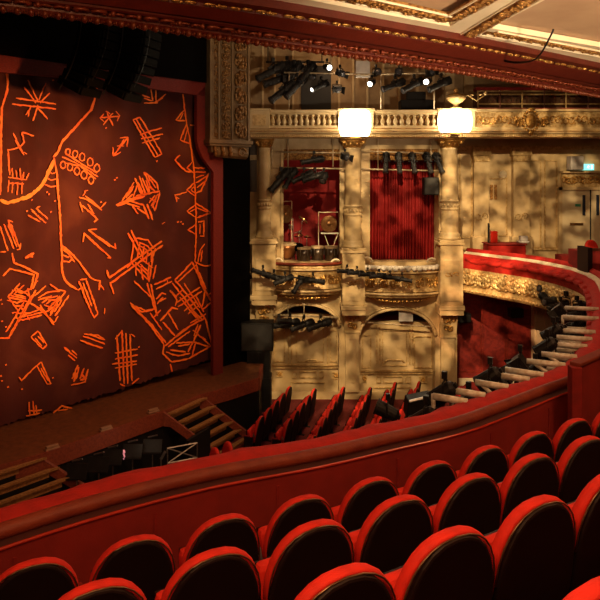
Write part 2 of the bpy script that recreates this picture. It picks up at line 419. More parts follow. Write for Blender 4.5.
# ---- wall behind the circle and the stalls at the right
YC = 18.0
mb = MB(); mb.bb(X(456), 12, YC, YC+.2, 2.9, 7.3); struct(mb.build('wall_circle', cream))
mb = MB(); mb.bb(X(447), 12, YC, YC+.2, FZ, 2.9); struct(mb.build('wall_stalls', paper))
mb = MB(); mb.bb(X(457)-.02, X(457)+.02, YW+.5, YC, FZ, 7.3); struct(mb.build('wall_box_return', cream))
mb = MB(); mb.bb(X(450, YC), X(457, YC), YC-.06, YC, FZ, 2.86); struct(mb.build('trim_red_strip', velvetdk))
mb = MB(); mb.bb(X(458, YC), X(530, YC), YC-.05, YC, FZ, FZ+.3); struct(mb.build('baseboard_stalls', creamlt))
mb = MB()
for k in range(3):
    a = 458+k*24.5; frame(mb, a, a+23, 300, 372, YC, .02, .015)
struct(mb.build('trim_wallpaper_panels', fascred))
mb = MB(); mb.bb(X(531, YC), X(551, YC), YC-.25, YC, FZ, 2.86); mb.bb(X(533, YC), X(538, YC), YC-.29, YC-.25, .2, 2.7); mb.bb(X(541, YC), X(547, YC), YC-.29, YC-.25, .2, 2.7)
struct(mb.build('wall_pier_stalls', creamlt))
# right side wall and the back of the auditorium
mb = MB(); mb.bb(12, 12.2, -3, 20, FZ, 12); struct(mb.build('wall_right', tan))
mb = MB(); mb.bb(-8, 12, -3.2, -3, CF, 7.4); struct(mb.build('wall_rear', fascred))
# mouldings on the circle wall
mb = MB()
for (a, b, c, d) in [(459, 472, 150, 238), (487, 507, 178, 236), (527, 541, 160, 248), (544, 557, 160, 248)]: frame(mb, a, b, c, d, YC, .035, .04)
mb.bb(X(457, YC), X(568, YC), YC-.07, YC, Z(250, YC), Z(248, YC)); mb.bb(X(457, YC), 12, YC-.12, YC, Z(150, YC), Z(146, YC))
struct(mb.build('trim_circle_panels', goldcream))
# ---- gallery slab, cornice, back wall
YG = 16.45
mb = MB(); mb.bb(X(243), 12, YG+.05, 20, 7.2, 7.36); struct(mb.build('floor_gallery', tan))
mb = MB()
mb.sweep([(X(246, YG), YG), (12, YG)], [(.02, Z(128, YG)), (.10, Z(129, YG)), (.16, Z(131, YG)), (.17, Z(133, YG)), (.08, Z(135, YG)), (.05, Z(137, YG)), (-.05, Z(138.5, YG)), (-.05, Z(128, YG))], closed=True)
struct(mb.build('trim_gallery_cornice', cream))
mb = MB()
for k in range(150):
    x = X(249, YG)+k*.062
    if x < 9.5: mb.bb(x, x+.035, YG-.10, YG+.02, Z(137.2, YG), Z(134.6, YG))
struct(mb.build('trim_dentils', goldcream))
mb = MB()
for (y0_, y1_, d_) in ((128.3, 129.2, .125), (131.2, 132.2, .185), (136.6, 137.4, .075)):
    mb.bb(X(249, YG), 12, YG-d_, YG-.02, Z(y1_, YG), Z(y0_, YG))
struct(mb.build('trim_cornice_lines', darkgilt))
YB = 19.5
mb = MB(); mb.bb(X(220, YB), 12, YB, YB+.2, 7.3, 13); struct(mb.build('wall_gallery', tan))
mb = MB(); mb.bb(X(301, YB), X(331, YB), YB-.06, YB-.001, 7.36, Z(66, YB)); struct(mb.build('door_gallery', darkdoor))
mb = MB()
for px in (262, 274, 292, 338, 352, 366, 382, 398, 416, 432): mb.bb(X(px, YB), X(px+2, YB), YB-.1, YB, 7.36, 12)
for px in (444, 463): mb.bb(X(px, YB), X(px+9, YB), YB-.18, YB, 7.36, 12)
struct(mb.build('trim_gallery_pilasters', cream))
# main ceiling far up
mb = MB(); mb.bb(-12, 12, 3, 22, 13, 13.2); struct(mb.build('ceiling', tan))

# ================================================================== UPPER CIRCLE UNDERSIDE (ceiling over the camera)
def HP(px, py, h):                         # point on the plane h above the camera
    Y = h*600/(HOR-py); return Vector(((px-300)/600*Y, Y, CAMZ+h))
far_ = [HP(x, y, 1.10) for x, y in ((-60, 5), (0, 10.5), (100, 23), (208, 38), (300, 51), (400, 65), (500, 80.5), (600, 98), (680, 112))]
near_ = [HP(x, y, 1.30) for x, y in ((-60, -32), (0, -25), (100, -14), (208, -1), (300, 12), (400, 29.5), (500, 47.5), (600, 68), (680, 85))]
far_ = catmull(far_, 5); near_ = catmull(near_, 5)
def beam(t0, t1, n, dz0=0, dz1=0):         # ribbon between fractions t0..t1 from the far edge to the near edge
    vs = []; fs = []
    for i in range(len(far_)):
        for k in range(n+1):
            t = t0+(t1-t0)*k/n; vs.append(far_[i].lerp(near_[i], t)+Vector((0, 0, dz0+(dz1-dz0)*k/n)))
    for i in range(len(far_)-1):
        for k in range(n): fs.append((i*(n+1)+k, i*(n+1)+k+1, (i+1)*(n+1)+k+1, (i+1)*(n+1)+k))
    return vs, fs
mb = MB()
for (a, b, z0, z1) in ((0, .16, 0, 0), (.16, .17, 0, .03), (.17, .40, .03, .02), (.40, .42, .02, -.015), (.42, .50, -.015, -.02), (.50, .80, .0, .0), (.8, .82, 0, .02), (.82, 1.0, .02, 0)):
    mb.add(*beam(a, b, 1, z0, z1))
N = len(far_)   # solid back of the beam: outer face and top
vs = []; fs = []
for i in range(N): vs += [far_[i], far_[i]+Vector((0, .02, 1.1)), near_[i]+Vector((0, 0, .9)), near_[i]]
for i in range(N-1):
    for k in range(3): fs.append((i*4+k, (i+1)*4+k, (i+1)*4+k+1, i*4+k+1))
mb.add(vs, fs); struct(mb.build('ceiling_beam', mat('beam_oxblood', (.085, .010, .004), .45, 0, (.065, .007, .003), 8, bump=.1)))
def along(tt, s_):                          # s_ metres along the beam
    L = 0
    for i in range(N-1):
        a, b = far_[i].lerp(near_[i], tt), far_[i+1].lerp(near_[i+1], tt); d = (b-a).length
        if L+d >= s_: return a.lerp(b, (s_-L)/d), (b-a).normalized()
        L += d
    return None, None
mb = MB(); s_ = .02
while True:                                 # egg and dart
    p, t = along(.085, s_)
    if p is None: break
    Rm = Matrix.Rotation(math.atan2(t.y, t.x), 3, 'Z'); nrm = Vector((-t.y, t.x, 0))
    mb.ball(p+Vector((0, 0, -.008)), (.021, .034, .028), 8, 5, 0, Rm)
    mb.tube([p+t*.036*math.cos(a)+nrm*.045*math.sin(a)+Vector((0, 0, -.012)) for a in [PI*(k/6) for k in range(7)]], .0065, 5)
    mb.ball(p+t*.042+Vector((0, 0, -.01)), (.006, .034, .014), 6, 4, 0, Rm)
    s_ += .084
struct(mb.build('trim_egg_and_dart', mat('oxblood_gilt', (.15, .035, .009), .42, .25, (.13, .02, .008), 30), smooth=True))
mb = MB(); s_ = .05; k = 0
while True:
    p, t = along(.29, s_)
    if p is None: break
    nr = (near_[10]-far_[10]); nr.z = 0; nr.normalize()
    nr = Vector((t.y, -t.x, 0))
    f = lambda u, v, d, p=p, t=t, nr=nr: p+t*u+nr*v+Vector((0, 0, -d+.005))
    scroll(mb, f, 0, 0, .26, .12, 1 if k % 2 else -1, .012); s_ += .24; k += 1
struct(mb.build('trim_beam_scrolls', mat('dark_red_gilt', (.16, .035, .010), .42, .4, (.16, .022, .008), 30), smooth=True))
mb = MB(); s_ = .05; k = 0; random.seed(3)
while True:
    p, t = along(.91, s_)
    if p is None: break
    nr = Vector((t.y, -t.x, 0))
    f = lambda u, v, d, p=p, t=t, nr=nr: p+t*u+nr*v+Vector((0, 0, -d-.01))
    scroll(mb, f, 0, 0, .2, .06, 1 if k % 2 else -1, .008, 0, 2); s_ += .19+random.random()*.05; k += 1
struct(mb.build('trim_beam_leaves', gold, smooth=True))
# coffered soffit: plane at h 1.36, gilt bands just below it, buff fields recessed
HS = 1.36
def hpoly(pts, h): return [HP(x, y, h) for x, y in pts]
mb = MB()
P_ = [near_[i]+Vector((0, 0, .05)) for i in range(N)]
poly = [tuple(p) for p in P_]+[(P_[-1].x+2, P_[-1].y, P_[-1].z), (12, -3, P_[0].z), (P_[0].x-1, -3, P_[0].z)]
poly = [(a, b, CAMZ+HS+.06) for a, b, c in poly]
mb.prism(poly, (0, 0, .1)); struct(mb.build('ceiling_soffit', soffbrown))
def slab(name, polys, h, m, th=.05):
    mb = MB()
    for pl in polys: mb.prism(hpoly(pl, h), (0, 0, th))
    return struct(mb.build(name, m))
slab('ceiling_frame', [
    [(150, -24), (300, 6), (458, 36), (450, 26.5), (396, 16.5), (330, 4), (200, -22)],                      # lower cream band
    [(458, 36), (467, 31), (520, 0), (545, -16), (528, -16), (494, 0), (453, 24.5), (450, 26.5)],           # cream rib left of the gilt rib
    [(300, 10.5), (450, 39), (470, 43), (480, 40), (458, 36), (300, 6)],
    [(470, 43), (600, 68), (690, 87), (690, 74), (600, 57.5), (500, 39), (478, 35), (474, 37.5)],            # cream band of the right coffer
    [(478, 35), (486, 31), (600, 50), (690, 66), (690, 63), (600, 47), (490, 28), (484, 31)],
    [(474, 37.5), (478, 35), (484, 31), (490, 28), (545, 0), (575, -16), (568, -16), (538, 0), (479, 33)]], HS, creamlt)
def giltband(name, line, h, wdt, seedstep=.15):
    """gilt running scroll along a line of photo points lying on the soffit"""
    pts = [HP(x, y, h) for x, y in line]; mb = MB(); base = MB()
    for i in range(len(pts)-1):
        a, b = pts[i], pts[i+1]; t = (b-a); L = t.length; t.normalize(); nr = Vector((t.y, -t.x, 0)); n = max(1, int(L/seedstep)); st = L/n
        base.prism([a-nr*wdt/2, b-nr*wdt/2, b+nr*wdt/2, a+nr*wdt/2], (0, 0, .03))
        for sg in (-1, 1):
            base.tube([a+nr*wdt/2*sg, b+nr*wdt/2*sg], .010, 6, 1)
        for k in range(n):
            c = a+t*(k+.5)*st
            f = lambda u, v, d, c=c, t=t, nr=nr: c+t*u+nr*v+Vector((0, 0, -d))
            scroll(mb, f, 0, 0, st*1.05, wdt*.85, 1 if k % 2 else -1, wdt*.075, 0, 3)
    o = struct(base.build(name, [darkgilt, creamlt])); struct(mb.build(name+'_scrolls', darkgilt, smooth=True))
giltband('trim_coffer_left', [(250, -21), (330, -6), (400, 9), (450, 20), (478, 5), (500, -8)], HS-.004, .16)
giltband('trim_coffer_rib', [(461, 39.5), (490, 22), (528, 0), (560, -19)], HS-.004, .17)
giltband('trim_coffer_right', [(492, 33), (540, 42), (600, 53.5), (660, 65)], HS-.004, .13)

# ================================================================== PROSCENIUM, STAGE
# the stage house: black walls far behind the show curtain
CP0 = G(0, 428, STZ); CP1 = G(213, 371, STZ); CD = (CP1-CP0).normalized(); CN = Vector((CD.y, -CD.x, 0))   # CN points to the audience
mb = MB(); a = CP0-CD*6-CN*.7; b = CP1+CD*.75-CN*.7
mb.prism([(a.x, a.y, FZ), (b.x, b.y, FZ), (b.x, b.y, 13), (a.x, a.y, 13)], -CN*.1); struct(mb.build('wall_stage', blackcl))
mb = MB(); mb.bb(X(200, 16.2), X(241, 17.1)-.12, 16.62, 16.72, FZ, Z(40, 16.4)); struct(mb.build('wall_proscenium_reveal', blackcl))
# stage floor with its curved apron edge
EDGE = [G(x, y, STZ) for x, y in ((-140, 514), (-60, 487), (0, 466), (40, 454.5), (100, 433.5), (164, 411), (200, 395), (230, 387), (258, 378))]
mb = MB()
back = [CP1+CD*.75-CN*.69, CP0-CD*6-CN*.69]
poly = [(p.x, p.y, STZ-.12) for p in EDGE]+[(EDGE[-1].x+.05, 16.1, STZ-.12), (back[0].x, back[0].y, STZ-.12), (back[1].x, back[1].y, STZ-.12)]
mb.prism(poly, (0, 0, .12)); struct(mb.build('floor_stage', stagewood))
ep = [(p.x, p.y) for p in EDGE]
mb = MB(); mb.sweep(ep, [(.0, STZ-.30), (.03, STZ-.30), (.03, STZ+.012), (-.02, STZ+.012), (-.02, STZ-.3)], closed=True); struct(mb.build('trim_stage_edge', brick))
mb = MB(); mb.sweep(ep, [(-.06, FZ-.7), (-.02, FZ-.7), (-.02, STZ-.28), (-.06, STZ-.28)], closed=True)
p = EDGE[-1]; mb.bb(p.x-.02, p.x+.03, p.y, 16.1, FZ, STZ-.02); struct(mb.build('wall_stage_front', black))
mb = MB(); mb.bb(EDGE[-1].x-.01, EDGE[-1].x+.06, EDGE[-1].y, 16.1, STZ-.3, STZ+.012); struct(mb.build('trim_stage_side_edge', brick))
# sunken orchestra pit floor (black)
mb = MB(); pit = [G(x, y, STZ) for x, y in ((38, 455), (164, 411))]
q = [pit[0], pit[1], pit[1]+Vector((1.35, -1.15, 0)), pit[0]+Vector((1.9, -1.7, 0))]
mb.prism([(p.x, p.y, FZ+.02) for p in q], (0, 0, .03)); struct(mb.build('floor_pit', pitdark))
# ================================================================== DRESS CIRCLE FRONT
cut = min(range(len(RIMS)), key=lambda i: (RIMS[i][0]-3.0)**2+(RIMS[i][1]-6.7)**2)
far0 = min(range(len(RIMS)), key=lambda i: abs(RIMS[i][1]-8.9))
t = thing('balcony_front', 'long curved red velvet topped front wall of the dress circle before the seats', 'balcony front', (0, 4.75, CF), world=True)
def wob(path, prof, amp, seed, mb):
    """sweep with the gentle sag of loose cloth"""
    random.seed(seed); b = len(mb.v); mb.sweep(path, prof); k = len(prof)
    for i in range(len(path)):
        a = amp*(math.sin(i*.9)+math.sin(i*2.3+1)+random.uniform(-.6, .6))
        for j in range(k):
            x, y, z = mb.v[b+i*k+j]; mb.v[b+i*k+j] = (x, y, z+a*(.4 if j > 3 else 1))
mb = MB()
wob(RIMS, [(-.03, RZ-.42), (-.085, RZ-.25), (-.09, RZ-.12), (-.06, RZ-.03), (-.0, RZ), (.06, RZ+.005), (.12, RZ-.012), (.18, RZ-.035)], .010, 4, mb)
mb.build('velvet_cover', velvetrim, t, smooth=True)
mb = MB()
for i in range(far0-8, len(RIMS)-4, 2):      # bunched swags of the velvet along the far arm
    a = Vector((*RIMS[i], RZ-.14)); random.seed(i)
    pth = [Vector((*RIMS[min(i+k, len(RIMS)-1)], RZ-.10-.07*math.sin(PI*k/3)))-Vector((.09, 0, 0)) for k in range(4)]
    mb.tube(pth, [.05, .075, .07, .05], 8)
mb.build('velvet_swag', velvetrim, t, smooth=True)
mb = MB(); mb.sweep(RIMS[:cut+1], [(.25+.048*math.cos(a), RZ-.015+.048*math.sin(a)) for a in [2*PI*k/12 for k in range(12)]], closed=True)
mb.build('padded_rail', railred, t, smooth=True)
mb = MB(); mb.sweep(RIMS, [(.17, RZ-.03), (.28, RZ-.05), (.375, RZ-.05), (.375, RZ-.12), (.17, RZ-.12)], closed=True); mb.build('ledge', mat('ledge_dark_cloth', (.05, .004, .002), .8), t)
mb = MB(); mb.sweep(RIMS, [(.382+.011*math.cos(a), RZ-.045+.011*math.sin(a)) for a in [2*PI*k/8 for k in range(8)]], closed=True)
mb.build('nosing', nosing, t, smooth=True)
mb = MB(); mb.sweep(RIMS, [(.33, CF), (.38, CF), (.38, RZ-.055), (.33, RZ-.055)], closed=True); pm = mb
mb = MB(); L = 0
for i in range(1, len(RIMS)-1):
    L += math.dist(RIMS[i], RIMS[i-1])
    if L > .85:
        L = 0; a = offset_path(RIMS, .381)[i]; tt = (Vector(RIMS[i+1])-Vector(RIMS[i-1])).normalized()
        mb.box((a.x, a.y, (CF+RZ-.11)/2), (.018, .012, RZ-.13-CF), Matrix.Rotation(math.atan2(tt.y, tt.x), 3, 'Z'))
pm.merge(mb, 1).build('inner_panel', [panelred, velvetdk], t)
mb = MB(); mb.sweep(RIMS[far0:], [(.09, RZ-.01), (.10, RZ+.015), (.18, RZ+.06), (.19, RZ-.02)], closed=True)
tag(mb.build('edge_stripe', stripe, t), 'cream stripe along the red ledge')
mb = MB(); mb.sweep(RIMS[far0:], [(.19, RZ-.03), (.20, RZ+.10), (.26, RZ+.15), (.33, RZ+.12), (.35, RZ-.06)], closed=True); mb.build('inner_upstand', velvetrim, t, smooth=True)
mb = MB(); mb.sweep(RIMS, [(-.02, 2.82), (-.10, 2.86), (-.11, 2.92), (-.04, 2.98), (-.02, 3.1), (-.06, 3.3), (-.05, 3.5), (.05, 3.5), (.12, 2.82)], closed=True)
fm = mb
mb = MB(); OP = offset_path(RIMS, -.06); acc = 0; flip = 1
for i in range(far0+4, len(RIMS)-1):
    a, b = OP[i], OP[i+1]; d = b-a; n = max(1, int(d.length/.24)); tt = d.normalized(); nn = Vector((-tt.y, tt.x))
    for k in range(n):
        c = a+d*(k+.5)/n; flip = -flip
        f = lambda u, v, dd, c=c, tt=tt, nn=nn: Vector((c.x+tt.x*u+nn.x*dd, c.y+tt.y*u+nn.y*dd, 3.24+v))
        scroll(mb, f, 0, 0, .34, .44, flip, .028, 0, 5)
        mb.ball(f(0, .02, .01), (.05, .05, .09), 8, 5); mb.ball(f(.12, .17, .01), (.04, .04, .04), 6, 4); mb.ball(f(.12, -.16, .01), (.04, .04, .04), 6, 4)
        f2 = lambda u, v, dd, c=c, tt=tt, nn=nn: Vector((c.x+tt.x*u+nn.x*(dd+.06), c.y+tt.y*u+nn.y*(dd+.06), 2.92+v))
        for q in (-.08, .04): mb.ball(f2(q, 0, 0), (.035, .035, .03), 6, 4)
fm.merge(mb, 1).build('ornate_fascia', [goldcream, palegilt], t, smooth=True)
# gangway barrier beyond the seats
t = thing('gangway_barrier', 'short red gangway barrier with brown top rail behind the front seats at far right', 'barrier', (2.75, 5.9, CF), world=True)
pa = [(2.62, 5.72), (3.35, 6.35), (4.2, 7.2)]; th = CAMZ-1.76
mb = MB(); mb.sweep(pa, [(-.02, CF), (.02, CF), (.02, th-.02), (-.02, th-.02)], closed=True); mb.build('panel', panelred, t)
mb = MB(); mb.sweep(pa, [(-.05, th-.02), (.05, th-.02), (.055, th+.02), (-.055, th+.02)], closed=True); mb.build('top_rail', railred, t, bevel=.01)
for (x, y) in pa: mb = MB(); mb.bb(x-.05, x+.05, y-.05, y+.05, CF, th-.015); mb.build('post', velvetdk, t, bevel=.008)

# ================================================================== THEATRE SEATS
def make_seat(label, group):
    t = thing('theatre_seat', label, 'seat', (0, 0, 0), 0, group)
    TL = math.tan(math.radians(9))
    def outline(hw, zt, zb, n=14):
        pts = []
        zk = zb+(zt-zb)*.42
        for k in range(n+1):
            a = PI*k/n; ca, sa = math.cos(a), math.sin(a)
            pts.append((hw*math.copysign(abs(ca)**.85, ca), zk+(zt-zk)*abs(sa)**.85))
        return [(hw*.93, zb)]+pts+[(-hw*.93, zb)]
    def slabm(prof, hw, zt, zb):                        # prof: list of (y, inset) rings
        mb = MB(); vs = []; n = None
        for (y, ins) in prof:
            o = outline(hw-ins, zt-ins, zb+ins*.5); n = len(o)
            vs += [(x, y-(z-.3)*TL, z) for x, z in o]
        fs = []
        for r_ in range(len(prof)-1):
            for k in range(n):
                k2 = (k+1) % n; fs.append((r_*n+k, r_*n+k2, (r_+1)*n+k2, (r_+1)*n+k))
        fs.append(tuple(reversed(range(n)))); fs.append(tuple((len(prof)-1)*n+k for k in range(n)))
        return mb.add(vs, fs)
    slabm([(0, .006), (.006, 0), (.03, -.003), (.05, .002), (.064, .022), (.07, .06)], .236, .885, .38).build('backrest', velvet, t, smooth=True)
    slabm([(-.022, .016), (-.018, .008), (-.008, .003), (-.001, .003)], .236, .882, .20).build('back_shell', shell, t)
    o = outline(.232, .878, .38)
    mb = MB(); mb.tube([(x, -.008-(z-.3)*TL, z) for x, z in o[1:-1]], .0038, 6); tag(mb.build('shell_edging', edgebrass, t, smooth=True), 'thin worn brass edging')
    mb = MB(); mb.box((0, .135, .455), (.41, .34, .08), Matrix.Rotation(math.radians(80), 3, 'X')); mb.build('seat_cushion', velvet, t, smooth=False, bevel=.035)
    mb = MB(); mb.box((0, .187, .445), (.38, .30, .02), Matrix.Rotation(math.radians(80), 3, 'X')); mb.build('seat_pan', shell, t)
    mb = MB(); mb.bb(-.264, -.236, .09, .25, .50, .53); mb.build('armrest', velvetdk, t, bevel=.012)
    mb = MB(); mb.bb(-.257, -.243, .03, .24, .0, .50); mb.bb(-.27, -.23, -.04, .32, 0, .02); st_ = mb.build('standard', blackm, t)
    mb = MB(); mb.prism([(-.262, -.035, .52), (-.262, .03, .52), (-.262, .01, .60)], (.014, 0, 0)); mb.build('bracket', steel, st_)
    return t
seat0 = make_seat('x', 'x'); first = True
def place_seat(loc, rz, label, group):
    global first
    if first:
        first = False; seat0.location = loc; seat0.rotation_euler = (0, 0, rz); tag(seat0, label, 'seat', group); return seat0
    return dup(seat0, loc, rz, label, group)
TOPH = .885; BACKY = (.885-.3)*math.tan(math.radians(9))
rows = [('front row', (-1.378, 3.086), (2.284, 4.93), 8, 0, 10, .018), ('second row', (-.827, 2.42), (1.84, 3.81), 6, -1, 8, .012),
        ('third row', (.155, 2.0), (1.415, 2.675), 3, -1, 5, .0), ('fourth row', (.31, 1.20), (.745, 1.44), 1, 1, 3, 0)]
for ri, (nm, a, b, n, i0, i1, bow) in enumerate(rows):
    a = Vector((*a, 0)); b = Vector((*b, 0)); d = (b-a); L = d.length; dr = d.normalized(); nn = Vector((-dr.y, dr.x, 0)); z = CF+RISE*ri
    cnt = i1-i0
    for k in range(i0, i1):
        s_ = k/n; p = a+d*s_-nn*(bow*4*s_*(1-s_)*n*.5); ang = math.atan2(d.y, d.x)+(s_-.5)*bow*2
        place_seat((p.x-math.sin(ang)*BACKY, p.y+math.cos(ang)*BACKY, z), ang, 'red velvet seat in the dress circle %s, %s from the left' % (nm, ORD[k-i0]), 'dress circle seats')
# stalls seats, seen edge on far below
SR = [((290, 387), (255, 424)), ((315, 389), (283, 428)), ((344, 387.5), (311, 441)), ((371, 388), (346, 438)), ((396, 382.5), (376, 428)), ((420, 382), (404, 415)), ((446, 386), (432, 410)), ((470, 386), (460, 410))]
for ri, (a, b) in enumerate(SR):
    A_ = G(a[0], a[1], FZ+TOPH); B_ = G(b[0], b[1], FZ+TOPH); d = B_-A_; n = max(2, int(d.length/.51)+1)
    if ri < 5: n = min(n, 7)
    for k in range(n):
        p = A_+d.normalized()*.51*k; ang = math.atan2(-d.y, -d.x)     # row direction pointing away; seats face the stage (left)
        place_seat((p.x-math.sin(ang)*BACKY, p.y+math.cos(ang)*BACKY, FZ), ang, 'red stalls seat, %s from the box wall, %s row from the stage' % (ORD[k], ORD[ri]), 'stalls seats below the boxes')
# the two seats beside the pit steps
for k, (px, py) in enumerate(((213, 449), (226, 443))):
    p = G(px, py, FZ+TOPH); place_seat((p.x, p.y, FZ), math.radians(118), 'red seat back %s the foot of the right pit stairs' % ('nearer the pit divider at' if k == 0 else 'beside'), 'seats at the pit stairs')
# ================================================================== SHOW CURTAIN
def CPm(px, py, off=0):
    d = Vector(((px-300)/600, 1, -(py-HOR)/600)); o = Vector((0, 0, CAMZ)); q = CP0+CN*off
    return o+d*((q-o).dot(CN)/d.dot(CN))
def cmat():
    m = bpy.data.materials.new('painted_show_cloth'); m.use_nodes = True; nt = m.node_tree; b = nt.nodes['Principled BSDF']; b.inputs['Roughness'].default_value = .85
    tc = nt.nodes.new('ShaderNodeTexCoord'); n1 = nt.nodes.new('ShaderNodeTexNoise'); n1.inputs['Scale'].default_value = .75; n1.inputs['Detail'].default_value = 4
    n1.inputs['Distortion'].default_value = .4
    cr = nt.nodes.new('ShaderNodeValToRGB'); e = cr.color_ramp.elements
    e[0].position = .3; e[0].color = (.038, .0015, .001, 1); e[1].position = .72; e[1].color = (.125, .026, .012, 1)
    k = e.new(.5); k.color = (.062, .0035, .0018, 1)
    nt.links.new(tc.outputs['Object'], n1.inputs['Vector']); nt.links.new(n1.outputs['Fac'], cr.inputs[0]); nt.links.new(cr.outputs[0], b.inputs['Base Color'])
    return m
cloth = cmat(); ink = mat('orange_scratched_paint', (1.0, .21, .015), .6, 0, (.95, .13, .010), 5, bump=.1)
ink2 = mat('yellow_orange_paint', (1.0, .36, .03), .6, 0, (.95, .22, .015), 5)
ct = thing('show_curtain', 'dark red painted show curtain covered with scratched orange cave style markings', 'curtain', tuple(CP0), world=True)
mb = MB(); NX, NZ = 150, 30; a0 = CP0-CD*2.2; LX = (CP1-a0).length+.02; vs = []; fs = []; random.seed(5)
ztop = CPm(100, 84).z+.25
for i in range(NX+1):
    p = a0+CD*LX*i/NX; hem = STZ+.05+.26*max(0, (i/NX-.35)/.65)**1.3+random.uniform(-.03, .03)
    for k in range(NZ+1):
        z = hem+(ztop-hem)*k/NZ; q = p-CN*(.02*math.sin(i*.5)+.02); vs.append((q.x, q.y, z))
for i in range(NX):
    for k in range(NZ): a = i*(NZ+1)+k; fs.append((a, a+NZ+1, a+NZ+2, a+1))
mb.add(vs, fs); clothmb = mb
